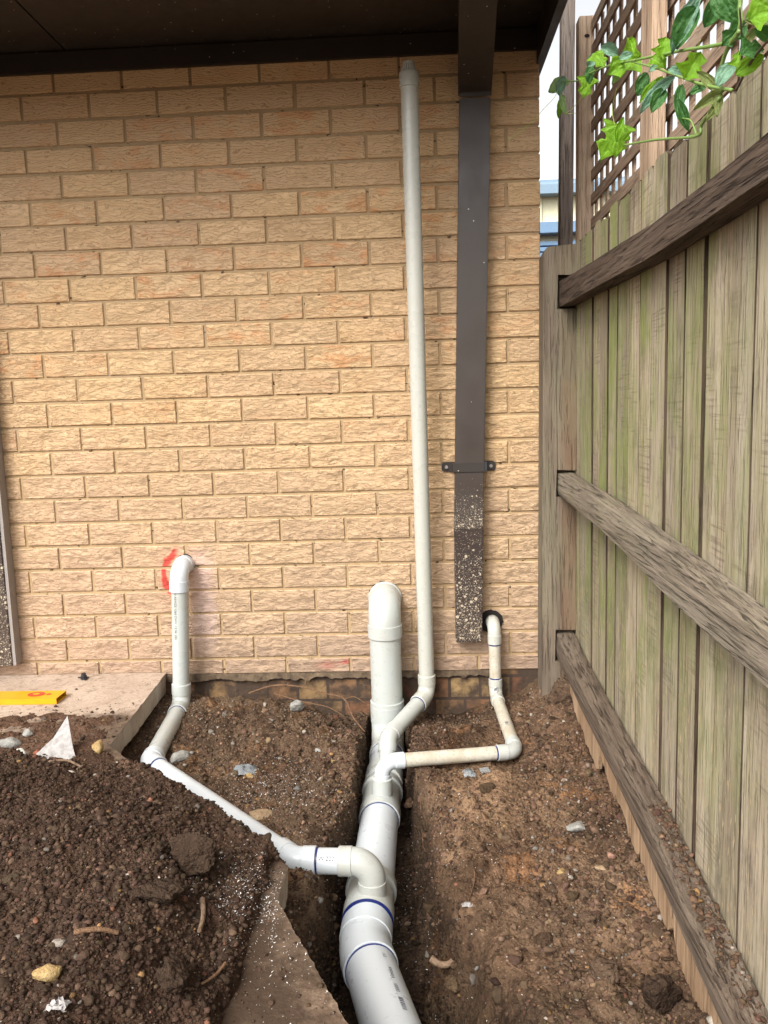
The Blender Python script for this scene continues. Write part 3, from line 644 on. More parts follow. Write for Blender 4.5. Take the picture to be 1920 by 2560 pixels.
for (a, b_) in ((-1.42, -.16),):
    pts = []; xx = a
    mbx = MB(); k = 60
    k = 240; top_ = [(a + (b_ - a) * i / k, -.004 - .004 * float(fbm(np.array(i * .13), np.array(.3), 4, .6, 3)), -.0585) for i in range(k + 1)]
    bot_ = [(p[0], -.006 - .008 * float(vnoise(np.array(i * .2), np.array(4.2))), -.082 - .022 * float(fbm(np.array(i * .09), np.array(7.7), 5, .65, 8))) for i, p in enumerate(top_)]
    n = len(top_); mbx.v = top_ + bot_ + [(p[0], .02, -.058) for p in top_]
    for i in range(k): mbx.f += [(i, i + 1, n + i + 1, n + i), (2 * n + i, 2 * n + i + 1, i + 1, i)]
    mbx.build('mortar_ledge', M['ledge'], house)
# eaves
SO = 2.172
MB().box(-4.6, -.004, -.022, -.003, 2.101, SO - .003).build('eave_batten', M['brown'], house, bevel=.003)
sf = MB(); sf.box(-4.6, -1.62, -.70, .30, SO, SO + .012); sf.box(-1.614, -.012, -.70, .30, SO, SO + .012)
sf.build('soffit', M['brown'], house)
MB().prism([(-.010, -.72, 2.06), (.016, -.72, 2.06), (.016, .6, 2.06), (-.010, .6, 2.06)], (0, 0, .20)).build('barge_board', M['brown'], house)
MB().box(-4.6, .02, -.74, -.722, 2.08, 2.30).build('fascia', M['brown'], house)
MB().prism([(.05, -.84, 2.27), (.05, 3.0, 3.2), (.05, 3.0, 3.24), (.05, -.84, 2.31)], (-4.9, 0, 0)).build('roof', M['brown'], house)
g = MB(); gp = [(-.742, 2.25), (-.85, 2.25), (-.86, 2.15), (-.84, 2.14), (-.742, 2.14)]
g.prism([(.04, a, b_) for a, b_ in gp], (-4.7, 0, 0)).build('gutter', M['brown'], house)
# door frame at the wall's left end
df = MB(); df.prism([(-1.985, -.055, .002), (-2.075, -.055, .002), (-2.075, .05, .002), (-1.985, .05, .002)], (0, 0, 2.098)).build('door_frame', M['jamb'], house, bevel=.002)
MB().box(-1.984, -1.972, -.050, -.004, .004, 2.10).build('frame_edge', M['grey_edge'], house)
MB().box(-2.9, -2.077, -.03, .02, -.044, .45).build('door_sill_wall', M['conc'], house)
# pipe openings in the bricks: flat discs, near-black to paint in the holes' shade
t = NT('dark_gap'); M['gap'] = t.fin(c4(.012, .009, .008), 1.0)
def disc(name, x, z, r, y, mat, par, n=28, sq=1.0, irr=.06):
    pts = [(x + r * math.cos(a) * (1 + rnd.uniform(-irr, irr)), y, z + sq * r * math.sin(a) * (1 + rnd.uniform(-irr, irr))) for a in [2 * math.pi * i / n for i in range(n)]]
    return MB().prism(pts, (0, .02, 0)).build(name, mat, par)
disc('pipe_hole', -1.320, .3695, .0355, -.0035, M['gap'], house)
disc('pipe_hole', -.5775, .226, .0612, -.0035, M['gap'], house)
disc('pipe_hole', -.187, .128, .044, -.0035, M['gap'], house, sq=1.0)

# ---------------------------------------------------------------- downpipe
dp = empty('downpipe', (-.25, -.03, .065), 'dark brown rectangular downpipe on the brick wall, lower end splattered with cream paint', 'downpipe')
def taper_box(pa, pb, wa, wb, y0, y1, za, zb):
    mb = MB(); mb.v = [(pa - wa / 2, y0, za), (pa + wa / 2, y0, za), (pa + wa / 2, y1, za), (pa - wa / 2, y1, za), (pb - wb / 2, y0, zb), (pb + wb / 2, y0, zb), (pb + wb / 2, y1, zb), (pb - wb / 2, y1, zb)]
    mb.f = [(0, 3, 2, 1), (4, 5, 6, 7), (0, 1, 5, 4), (1, 2, 6, 5), (2, 3, 7, 6), (3, 0, 4, 7)]; return mb
taper_box(-.267, -.2225, .103, .103, -.062, -.008, .484, 1.9405).build('upper_section', M['brown_dp'], dp, bevel=.0025)
taper_box(-.273, -.267, .094, .104, -.066, -.008, .068, .4835).build('lower_section', M['brown_low'], dp, bevel=.0025)
a0 = MB()
wd = .054
def quad_ring(mb, cx_, cy_, cz_, w_, up):
    return [(cx_ - w_, cy_, cz_), (cx_ + w_, cy_, cz_), (cx_ + w_, cy_ + up[1], cz_ + up[2]), (cx_ - w_, cy_ + up[1], cz_ + up[2])]
rings = [quad_ring(a0, -.2225, -.066, 1.942, wd, (0, .058, .03)), quad_ring(a0, -.2225, -.070, 1.955, wd, (0, .058, .055)), quad_ring(a0, -.244, -.50, 2.040, wd, (0, .015, .075)), quad_ring(a0, -.252, -.71, 2.082, wd, (0, .015, .065))]
for r_ in rings: a0.v += r_
for k in range(3):
    for i in range(4):
        j = (i + 1) % 4; a0.f.append((k * 4 + i, k * 4 + j, k * 4 + 4 + j, k * 4 + 4 + i))
a0.f += [(3, 2, 1, 0), (12, 13, 14, 15)]
a0.build('offset_section', M['brown'], dp, bevel=.0015)
br = MB().prism([(-.358, -.008, .694), (-.358, -.008, .717), (-.35, -.008, .723), (-.172, -.008, .723), (-.164, -.008, .717), (-.164, -.008, .694), (-.172, -.008, .688), (-.35, -.008, .688)], (0, .006, 0))
br.box(-.321, -.207, -.0665, -.0085, .689, .722)
bo = br.build('bracket', M['brown'], dp, bevel=.001)
for x in (-.341, -.181):
    MB().sweep([(x, -.016, .705), (x, -.006, .705)], .006, 10).build('screw', M['grey_edge'], bo)
t = NT('bluish_steel'); M['steel'] = t.fin(c4(.16, .19, .24), .4, Metallic=.5)
MB().box(-.2065, -.197, -.030, -.0092, .689, .722).build('bracket_tab', M['steel'], dp)

# ---------------------------------------------------------------- drainage pipework
net = empty('drainage_pipework', (-.58, -.3, -.35), 'white plastic drainage pipework glued together, running from the wall into the trench', 'pipes')
def corner(P0, P1, P2, Rb, n=10):
    P0, P1, P2 = Vector(P0), Vector(P1), Vector(P2); d1 = (P1 - P0).normalized(); d2 = (P2 - P1).normalized()
    th = d1.angle(d2); t_ = Rb * math.tan(th / 2); A = P1 - d1 * t_; B = P1 + d2 * t_
    ax = d1.cross(d2).normalized(); cdir = ax.cross(d1); Cc = A + cdir * Rb
    pts = [Cc + (Matrix.Rotation(th * i / n, 3, ax) @ (A - Cc)) for i in range(n + 1)]
    return pts, A, B, d1, d2
def elbow(name, P0, P1, P2, r, mat, Rb=None, sock=.035, so=1.10, label=None, ring=(False, False), n=12, lip=True, parent=None, fat=1.09):
    Rb = Rb or r * 1.5
    pts, A, B, d1, d2 = corner(P0, P1, P2, Rb, n)
    rb = r * fat; rs = r * so * (1.05 if r < .05 else 1)
    path = []; rad = []
    def add(p, q): path.append(p); rad.append(q)
    if sock > 0:
        add(A - d1 * sock, r * 1.0); add(A - d1 * (sock - .0003), rs - .0012); add(A - d1 * (sock - .0016), rs); add(A - d1 * .0012, rs); add(A - d1 * .0004, rb + .0004)
    for i, p in enumerate(pts): add(p, rb)
    if sock > 0:
        add(B + d2 * .0004, rb + .0004); add(B + d2 * .0012, rs); add(B + d2 * (sock - .0016), rs); add(B + d2 * (sock - .0003), rs - .0012); add(B + d2 * sock, r * 1.0)
    o = smooth_by_angle(MB().sweep(path, rad, 40).build(name, mat, parent or net, recalc=True), 28)
    if label: o['label'] = label
    for k, (P_e, d_e) in enumerate(((A - d1 * sock, -d1), (B + d2 * sock, d2))):
        if ring[k]: MB().sweep([P_e + d_e * .0002, P_e + d_e * (.0034 + r * .03)], r * 1.012 + .0006, 36).build('primer_ring', M['blue'], o, smooth=False)
    return o
def pipe(name, a, b, r, mat, label=None, parent=None):
    a, b = Vector(a), Vector(b); n = max(2, int((b - a).length / .05))
    o = smooth_by_angle(MB().sweep([a + (b - a) * i / n for i in range(n + 1)], r, 40).build(name, mat, parent or net), 50)
    if label: o['label'] = label
    return o
def collar(name, a, b, r, mat, lips=True, ring=0):
    a, b = Vector(a), Vector(b); d_ = (b - a).normalized()
    path = [a, a + d_ * .0008, a + d_ * .002, b - d_ * .002, b - d_ * .0008, b]; rad = [r * .90, r - .0012, r, r, r - .0012, r * .90]
    o = smooth_by_angle(MB().sweep(path, rad, 40).build(name, mat, net), 28)
    if ring: MB().sweep([b + d_ * .0002, b + d_ * .004], r * .935 + .0008, 40).build('primer_ring', M['blue'], o)
    return o
PV, PW, PT = M['pvc'], M['pvc_white'], M['pvc_vent']
RM = .0565
# stack at the wall
sx_, sy_ = -.577, -.092
elbow('stack_elbow', (sx_, .10, .225), (sx_, sy_, .225), (sx_, sy_, -.1), RM, PV, Rb=.075, sock=.047, label='large pale grey elbow coming out of the wall', n=16, fat=1.04)
pipe('stack_pipe', (sx_, sy_, .12), (sx_, sy_, -.24), RM, PV, 'thick vertical stack pipe against the wall')
collar('coupling', (sx_, sy_, -.215), (sx_, sy_, -.135), RM * 1.09, PV)
elbow('stack_bend', (sx_, sy_, .1), (sx_, sy_ , -.29), (-.578, -.8, -.29), RM, PV, Rb=.10, sock=.04, ring=(False, True), fat=1.04)
# main run along the trench
A1 = (-.578, -.20, -.29); B1 = (-.590, -1.235, -.292); C1 = (-.492, -1.62, -.238); D1 = (-.37, -2.25, -.20)
pipe('main_pipe', A1, (-.589, -1.2, -.291), RM, PW, 'thick main pipe on the trench floor')
def mp(y): t_ = (y + .20) / (-1.035); return Vector(A1) + (Vector(B1) - Vector(A1)) * t_
dirm = (Vector(B1) - Vector(A1)).normalized()
collar('tee_hub', mp(-.36), mp(-.44), RM * 1.10, PV)
for (y0, y1) in ((-.47, -.665), (-.990, -1.139)):
    tb = MB(); L0 = mp(y0); L1 = mp(y1)
    dd = (L1 - L0).length
    prof = [(0, .96), (.0008, 1.13), (.004, 1.155), (.030, 1.155), (.036, 1.06), (dd - .060, 1.06), (dd - .052, 1.105), (dd - .004, 1.105), (dd - .0008, 1.09), (dd, .98)]
    tb.sweep([L0 + dirm * q[0] for q in prof], [RM * q[1] for q in prof], 44)
    to_ = smooth_by_angle(tb.build('tee_fitting', PV, net), 40)
    MB().sweep([L1 + dirm * .0003, L1 + dirm * .0052], RM * (1.012 if y1 > -1 else 1.098) + .0008, 44).build('primer_ring', M['blue'], to_)
# bend and last length
elbow('main_bend', A1, B1, C1, RM, PW, Rb=.22, sock=.050, so=1.085, ring=(False, True), n=14, fat=1.05)
Cd = (Vector(C1) - Vector(B1)).normalized()
mp2 = pipe('main_pipe', Vector(B1) + Cd * .02, Vector(B1) + Cd * 1.0, RM, PW, 'nearest length of the thick main pipe, printed with small black lettering')
# left branch
RL = .0305
LT = (-1.320, -.078, .368)
elbow('branch_elbow', (-1.318, .06, .368), LT, (-1.341, -.08, -.1), RL, PW, Rb=.046, sock=.040, ring=(False, False), label='small elbow coming out of the wall beside the red paint')
LB = (-1.342, -.080, -.150); L2 = (-1.298, -.565, -.150); L3 = (-.770, -1.085, -.165); L4 = (-.577, -1.092, -.163); L5 = (-.580, -1.095, -.29)
lp = pipe('branch_pipe', (-1.3215, -.078, .29), (-1.341, -.080, -.11), RL, PV, 'slim vertical pipe with printed lettering, left of the stack')
elbow('branch_bend', LT, LB, L2, RL, PV, Rb=.045, sock=.040, ring=(False, True))
pipe('branch_pipe', Vector(LB) + (Vector(L2) - Vector(LB)) * .1, Vector(LB) + (Vector(L2) - Vector(LB)) * .9, RL, M['stained'] if False else PV)
elbow('branch_bend', LB, L2, L3, RL, PW, Rb=.05, sock=.032, ring=(False, True))
pipe('branch_pipe', Vector(L2) + (Vector(L3) - Vector(L2)) * .06, Vector(L2) + (Vector(L3) - Vector(L2)) * .95, RL, PW, 'slim pipe lying half buried along the heap')
elbow('branch_bend', L2, L3, L4, RL, PW, Rb=.06, sock=.034, ring=(False, True))
st_ = pipe('branch_pipe', Vector(L3) + Vector((.05, -.001, 0)), Vector(L4) - Vector((.05, 0, 0)), RL, PW, 'short pipe stub with printed black marks')
elbow('branch_elbow', L3, L4, L5, RL, PV, Rb=.046, sock=.034, ring=(False, False))
pipe('branch_riser', Vector(L4) - Vector((0, 0, .06)), Vector(L5) + Vector((0, 0, .03)), RL * .98, PV)
# vent pipe
RV = .0282
V0 = (-.441, -.165, 1.985); V1 = (-.430, -.062, -.125); V2 = (-.566, -.318, -.182); V3 = (-.572, -.400, -.29)
pipe('vent_pipe', V0, Vector(V1) + Vector((0, 0, .03)), RV, PT, 'tall slim vent pipe rising to the eaves')
dv = (Vector(V0) - Vector(V1)).normalized()
V0 = Vector(V0)
vc = MB(); vc.sweep([V0 - dv * .042, V0 - dv * .041, V0 + dv * .002, V0 + dv * .006], [RV * .98, RV * 1.13, RV * 1.13, RV * 1.0], 36)
cap = smooth_by_angle(vc.build('vent_cap', PT, net), 50)
cg = MB(); nn = 18
for i in range(nn):
    a = 2 * math.pi * i / nn; w2 = .0034
    u = Vector((math.cos(a), math.sin(a), 0)); tg = Vector((-math.sin(a), math.cos(a), 0)) * w2
    p0 = V0 + dv * .004 + u * RV * .95; p1 = V0 + dv * .031 + u * RV * .62
    cg.prism([p0 - tg, p0 + tg, p1 + tg * .7, p1 - tg * .7], -u * .004 + Vector((0, 0, .0005)))
cg.sweep([V0 + dv * .028, V0 + dv * .033, V0 + dv * .036], [RV * .68, RV * .68, RV * .60], 30)
cg.build('vent_grille', PT, cap)
MB().sweep([V0 + dv * .005, V0 + dv * .028], [RV * .78, RV * .48], 24).build('vent_opening', M['gap'], cap)
elbow('vent_bend', V0, V1, V2, RV, PT, Rb=.045, sock=.036, ring=(False, True))
pipe('vent_branch', Vector(V1) + (Vector(V2) - Vector(V1)) * .12, Vector(V1) + (Vector(V2) - Vector(V1)) * .9, RV, PV)
elbow('vent_elbow', V1, V2, V3, RV, PV, Rb=.045, sock=.030)
pipe('vent_riser', Vector(V2), Vector(V3) + Vector((0, 0, .02)), RV * .98, PV)
# thin pipe from the right hole
RT = .0215
T0 = (-.181, -.060, .128); T1 = (-.178, -.060, -.135); T2 = (-.158, -.500, -.155); T3 = (-.572, -.600, -.138); T4 = (-.576, -.612, -.29)
elbow('waste_elbow', (-.186, .08, .128), T0, T1, RT, M['grey_pvc'] if 'grey_pvc' in M else PT, Rb=.034, sock=.034, ring=(False, True))
pipe('waste_pipe', Vector(T0) - Vector((0, 0, .03)), Vector(T1) + Vector((0, 0, .02)), RT, M['stained'], 'thin stained vertical pipe beside the downpipe')
elbow('waste_bend', T0, T1, T2, RT, PT, Rb=.036, sock=.030, ring=(True, False))
pipe('waste_pipe', Vector(T1) + (Vector(T2) - Vector(T1)) * .1, Vector(T1) + (Vector(T2) - Vector(T1)) * .93, RT, M['stained'], 'thin stained pipe running forward over the right bank')
elbow('waste_elbow', T1, T2, T3, RT, PV, Rb=.036, sock=.034, ring=(False, True))
pipe('waste_pipe', Vector(T2) + (Vector(T3) - Vector(T2)) * .1, Vector(T2) + (Vector(T3) - Vector(T2)) * .92, RT, M['stained'], 'thin stained pipe lying across the right bank')
elbow('waste_elbow', T2, T3, T4, RT, PW, Rb=.038, sock=.030, ring=(False, False))
collar('reducer', (-.575, -.606, -.238), (-.574, -.604, -.186), RV * 1.08, PV)
MB().sweep([(-.5738, -.6035, -.1862), (-.5738, -.6035, -.1835)], RT * 1.12, 36).build('primer_ring', M['blue'], net)
pipe('waste_riser', (-.575, -.606, -.19), (-.575, -.606, -.29), RV * .98, PV)

# printing on the pipes
def print_on(par, body, a, b, r, start, size, ang, mat, flip=False, name='printed_text'):
    """wrap a line of text round a pipe running a->b; ang: angle round the axis, 0 faces the camera side (-Y/up)"""
    cu = bpy.data.curves.new('txt', 'FONT'); cu.body = body; cu.size = size
    to = bpy.data.objects.new('txt', cu); COL.objects.link(to)
    dg = bpy.context.evaluated_depsgraph_get(); me = bpy.data.meshes.new_from_object(to.evaluated_get(dg)); bpy.data.objects.remove(to)
    a, b = Vector(a), Vector(b); ax = (b - a).normalized()
    ref = Vector((0, -1, .0)) if abs(ax.z) > .5 else Vector((0, 0, 1))
    n_ = (ref - ax * ref.dot(ax)).normalized(); bt_ = ax.cross(n_)
    bm = bmesh.new(); bm.from_mesh(me); bmesh.ops.triangulate(bm, faces=bm.faces)
    for v in bm.verts:
        s_, t_ = v.co.x, v.co.y - size * .35
        if flip: s_, t_ = -s_, -t_
        an = ang - t_ / r
        p = a + ax * (start + s_) + (n_ * math.cos(an) + bt_ * math.sin(an)) * (r + .0006); v.co = p
    bm.to_mesh(me); bm.free()
    return link(name, me, mat, par)
def bars_on(par, a, b, r, start, length, width, ang, mat):
    a, b = Vector(a), Vector(b); ax = (b - a).normalized(); ref = Vector((0, 0, 1)); n_ = (ref - ax * ref.dot(ax)).normalized(); bt_ = ax.cross(n_)
    mb = MB(); s_ = 0
    while s_ < length:
        w_ = rnd.choice((.0012, .0018, .003, .004)); 
        q = []
        for (ss, an) in ((s_, -1), (s_ + w_, -1), (s_ + w_, 1), (s_, 1)):
            aa = ang + an * width / 2 / r; q.append(a + ax * (start + ss) + (n_ * math.cos(aa) + bt_ * math.sin(aa)) * (r + .0007))
        mb.poly(q); s_ += w_ + rnd.choice((.0012, .002, .003))
    return mb.build('printed_bars', mat, par, recalc=False)
E0, E1 = Vector(B1), Vector(B1) + Cd
print_on(mp2, 'Vinidex', E0, E1, RM, .215, .0145, -.42, M['ink'], flip=True)
print_on(mp2, '00081', E0, E1, RM, .262, .0125, -.42, M['greyink'], flip=True)
print_on(mp2, 'DV', E0, E1, RM, .135, .012, -.42, M['greyink'], flip=True)
bars_on(mp2, E0, E1, RM, .280, .040, .010, -.42, M['greyink'])
print_on(lp, '/10 AS/NZS 1260 DWV  15.36  (SI)', (-1.3215, -.078, .292), (-1.341, -.080, -.11), RL, .002, .0125, .28, M['ink'])
print_on(st_, 'W 222', Vector(L3) + Vector((.05, -.001, 0)), Vector(L4) - Vector((.05, 0, 0)), RL, .0165, .0140, .85, M['ink'])

bars_on(net, T1, T2, RT, .27, .022, .010, .2, M['greyink'])
M['sticker'] = mat_flat('white_sticker', (.6, .6, .6), .5)
sb = MB().prism([(-.190, -.0935, -.100), (-.181, -.0945, -.088), (-.172, -.0935, -.103), (-.181, -.0945, -.116)], (0, -.0008, 0)).build('sticker', M['sticker'], net)
for i in range(4): MB().prism([(-.186 + i * .003, -.0955, -.107 + i * .001), (-.1845 + i * .003, -.0955, -.107 + i * .001), (-.1845 + i * .003, -.0955, -.096 + i * .001), (-.186 + i * .003, -.0955, -.096 + i * .001)], (0, -.0004, 0)).build('sticker_bar', M['ink'], sb)
# ---------------------------------------------------------------- fence
fence = empty('timber_fence', (.1, -.1, -.15), 'tall weathered timber paling fence with green algae, three rails and a notched post', 'fence')
def plank(x0, x1, y0, y1, z0, z1, jag_top=0, jag_bot=0, lean=0):
    """board standing in Y-Z with subdivided, slightly uneven ends"""
    mb = MB(); n = 6; ys_ = [y0 + (y1 - y0) * i / n for i in range(n + 1)]
    to = [z1 + (rnd.uniform(-1, .3) * jag_top) for _ in ys_]; bo_ = [z0 + rnd.uniform(0, 1) * jag_bot for _ in ys_]
    if jag_top: to[0] -= .010; to[-1] -= .010
    prof = [(yy, zz_) for yy, zz_ in zip(ys_, bo_)] + [(yy + lean, zz_) for yy, zz_ in zip(ys_[::-1], to[::-1])]
    mb.prism([(x0, a, b_) for a, b_ in prof], (x1 - x0, 0, 0)); return mb
def edges_dark(o):  # board edges get the darker wood: shade of the gaps painted on
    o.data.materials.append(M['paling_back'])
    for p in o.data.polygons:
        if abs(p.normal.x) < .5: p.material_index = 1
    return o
def post_with_notches():
    mb = MB(); x0, x1 = -.012, .122; y0, y1 = -.215, -.120
    return mb
# post: front block with three notches cut for the rails
px0, px1 = -.008, .116
pz = [-.45, .010, .125, .600, .690, 1.235, 1.345, 1.440]
PY0, PY1 = -.125, -.050
pm = MB()
def pbox(xa, xb, ya, yb, za, zb, lean0=-.012):
    def sh(z): return -.012 * (1.44 - z) / 1.5
    n = len(pm.v)
    for z in (za, zb):
        for (x, y) in ((xa, ya), (xb, ya), (xb, yb), (xa, yb)): pm.v.append((x + sh(z), y, z))
    pm.f.extend([tuple(n + i for i in q) for q in ((0, 3, 2, 1), (4, 5, 6, 7), (0, 1, 5, 4), (1, 2, 6, 5), (2, 3, 7, 6), (3, 0, 4, 7))])
notches = [(.010, .125), (.600, .690), (1.235, 1.345)]
prof = [(px0, -.5), (px0, 1.415), (px0 + .012, 1.437), (px0 + .03, 1.440), (px1, 1.446), (px1, -.5)]
front = []
# back slab full face, front slab with notches on the fence side
pm.prism([(x - .012 * (1.44 - z) / 1.5, PY0 + .045, z) for x, z in prof], (0, .05, 0))
fp = [(px0, -.5), (px0, 1.415), (px0 + .012, 1.437), (px0 + .03, 1.440), (px1, 1.446)]
for (za, zb) in notches[::-1]: fp += [(px1, zb), (.040, zb + rnd.uniform(0, .006)), (.038, za), (px1, za)]
fp += [(px1, -.5)]
pm.prism([(x - .012 * (1.44 - z) / 1.5, PY0, z) for x, z in fp], (0, .0448, 0))
pm.build('post', M['post'], fence)
def rail(name, x0, x1, pts, mat, seg=70, rough=.003, ub=.0, label=None, rot=0.0):
    """pts: (y, zbottom, ztop) along the fence"""
    ys_ = np.linspace(pts[0][0], pts[-1][0], seg); order = np.argsort([p[0] for p in pts])
    Y_ = np.array([p[0] for p in pts])[order]; ZB = np.interp(ys_, Y_, np.array([p[1] for p in pts])[order]); ZT = np.interp(ys_, Y_, np.array([p[2] for p in pts])[order])
    V = []; k = 20
    for i, y in enumerate(ys_):
        zb, zt = ZB[i], ZT[i]
        ring = []
        for s_ in np.linspace(0, 1, 6)[:-1]: ring.append((x0, zb + (zt - zb) * s_))
        for s_ in np.linspace(0, 1, 6)[:-1]: ring.append((x0 + (x1 - x0) * s_, zt))
        for s_ in np.linspace(0, 1, 6)[:-1]: ring.append((x1, zt + (zb - zt) * s_))
        for s_ in np.linspace(0, 1, 6)[:-1]: ring.append((x1 + (x0 - x1) * s_, zb))
        for j, (x, z) in enumerate(ring):
            e = .0012 if j in (0, 5, 10, 15) else 0
            cx_ = (x0 + x1) / 2; cz_ = (zb + zt) / 2
            jx = rough * float(fbm(np.array(y * 3.0), np.array(j * 1.3 + x0 * 50), 3, .5, 5)); jz = rough * float(fbm(np.array(y * 4.0), np.array(j * 1.7 + 9.), 3, .5, 8))
            V.append((min(x + (e if x < cx_ else -e) + jx, x1 + .0), y, z + (e if z < cz_ else -e) + jz))
    k = 20; F = []
    for i in range(seg - 1):
        for j in range(k): j2 = (j + 1) % k; F.append((i * k + j, i * k + j2, (i + 1) * k + j2, (i + 1) * k + j))
    F.append(tuple(range(k))); F.append(tuple(range((seg - 1) * k, seg * k))[::-1])
    me = bpy.data.meshes.new(name); me.from_pydata(V, [], F)
    bm = bmesh.new(); bm.from_mesh(me); bmesh.ops.recalc_face_normals(bm, faces=bm.faces); bm.to_mesh(me); bm.free()
    o = link(name, me, mat, fence)
    if label: o['label'] = label
    return smooth_by_angle(o, 26)
rail('rail', .046, .0985, [(-.098, 1.243, 1.330), (-.75, 1.228, 1.302), (-1.2, 1.217, 1.282), (-1.75, 1.225, 1.285), (-2.7, 1.22, 1.285)], M['rail_dark'], label='dark rough-sawn top rail', rough=.0035)
rail('rail', .040, .0985, [(-.098, .606, .682), (-.75, .585, .662), (-1.38, .540, .622), (-1.8, .520, .585), (-2.7, .49, .55)], M['rail'], label='grey weathered middle rail', rough=.003)
rail('rail', .034, .0985, [(-.098, .022, .112), (-.36, .005, .080), (-.88, -.015, .045), (-1.21, -.035, .020), (-1.51, -.078, -.023), (-1.73, -.10, -.060), (-2.7, -.16, -.11)], M['rail_low'], label='bottom rail with soil lying along its top', rough=.003)
# front palings
py = [-.035, -.095, -.180, -.268, -.372, -.470, -.575, -.680, -.795, -.900, -1.000, -1.115, -1.232, -1.346, -1.470, -1.570, -1.690, -1.80, -1.91, -2.02, -2.13, -2.24, -2.35, -2.46, -2.57]
gaps = {3: .006, 4: .020, 5: .005, 6: .026, 7: .005, 8: .003, 9: .010, 10: .004, 11: .020, 12: .013, 13: .017, 14: .003}
for i in range(len(py) - 1):
    y1 = py[i] - gaps.get(i, .003) / 2; y0 = py[i + 1] + gaps.get(i + 1, .003) / 2
    zt = 1.455 + rnd.uniform(-.012, .012) - .02 * min(1, -py[i] / 1.5)
    dx_ = rnd.uniform(0, .0025)
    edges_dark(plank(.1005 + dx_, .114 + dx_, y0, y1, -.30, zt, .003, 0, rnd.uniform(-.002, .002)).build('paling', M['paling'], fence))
for i in range(len(py) - 1):
    yc = py[i]; wv_ = .040
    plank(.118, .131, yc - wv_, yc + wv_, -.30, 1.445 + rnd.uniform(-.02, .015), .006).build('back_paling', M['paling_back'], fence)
# pale split timber under the bottom rail, jagged along its lower edge
jg = [(-.26, -.045), (-.36, -.085), (-.456, -.12), (-.58, -.118), (-.69, -.125), (-.71, -.075), (-.75, -.075), (-.86, -.11), (-.99, -.10), (-1.03, -.13), (-1.09, -.137), (-1.17, -.135), (-1.243, -.155), (-1.30, -.165), (-1.346, -.17), (-1.37, -.13), (-1.40, -.175), (-1.463, -.19), (-1.57, -.21), (-1.72, -.225), (-2.0, -.23), (-2.6, -.26)]
pts = []
for (a, b_) in zip(jg[:-1], jg[1:]):
    n = max(1, int(abs(b_[0] - a[0]) / .012))
    for i in range(n):
        q = i / n; pts.append((a[0] + (b_[0] - a[0]) * q, a[1] + (b_[1] - a[1]) * q + rnd.uniform(-.008, .006) + (.02 if rnd.random() < .07 else 0)))
pts.append(jg[-1])
def rb(y): return float(np.interp(-y, [0, .36, .88, 1.21, 1.51, 1.73, 2.7], [.02, .004, -.016, -.036, -.079, -.101, -.161]))
topj = [(y, max(rb(y) - .004, z + .004)) for y, z in pts]
MB().prism([(.053, y, z) for y, z in pts] + [(.053, y, z) for y, z in topj[::-1]], (.012, 0, 0)).build('split_board', M['fresh'], fence)
# a few hardened lumps and a nail stub on the bottom rail
n_ = 900; yy = RS.uniform(-1.95, -1.05, n_); xx = RS.uniform(.052, .098, n_)
keep_ = RS.rand(n_) < S((-1.05 - yy) / .25) * (.35 + .65 * S((fbm(xx * 30, yy * 12, 3, .5, 4) + .2) / .3)); xx, yy = xx[keep_], yy[keep_]
zt_ = np.interp(-yy, [.098, .36, .88, 1.21, 1.51, 1.73, 2.7], [.112, .080, .045, .020, -.023, -.060, -.11])
o = scatter('rail_crumbs', np.c_[xx, yy, zt_], powsize(len(xx), .002, .010, 2.3), soil_cols(len(xx), (.10, .062, .04), .35, .06), M['stones'], 1); tag(o, kind='stuff')

# ---------------------------------------------------------------- lattice screen, pole, shed
lat = empty('lattice_screen', (.2, .0, 1.4), 'brown timber lattice screen on square stiles standing above the fence', 'lattice screen')
def stile(x0, x1, y0, y1, z0, z1, lab=None):
    o = MB().prism([(x0, y0, z0), (x1, y0, z0), (x1, y1, z0), (x0, y1, z0)], (0, 0, z1 - z0)).build('stile', M['stile'], lat, bevel=.003)
    if lab: o['label'] = lab
stile(.158, .212, .128, .19, 1.30, 2.262, 'stile at the far end with a dark knot near its top')
stile(.150, .186, -.80, -.70, 1.30, 2.6); stile(.150, .186, -2.0, -1.91, 1.30, 2.6)
lm = MB(); pitch = .0835; sw = .036
z = 1.455
while z < 2.22:
    lm.box(.200, .2075, -2.6, .125, z, z + sw); z += pitch
y = -2.6; lv = MB()
while y < .11:
    lv.box(.2085, .214, y, y + .030, 1.44, 2.21); y += pitch
lm.build('lattice_slats', M['lattice'], lat); lv.build('upright_slats', M['lattice'], lat)
kn = disc('knot', .185, 2.195, .009, .1258, M['gap'], lat, sq=.6)

tp = MB().prism([(.228, 1.0, .0), (.288, 1.0, .0), (.288, 1.06, .0), (.228, 1.06, .0)], (.030, 0, 3.2)).build('timber_pole', M['pole'], bevel=.003)
tag(tp, 'dark grey square timber pole rising behind the notched fence post', 'pole')

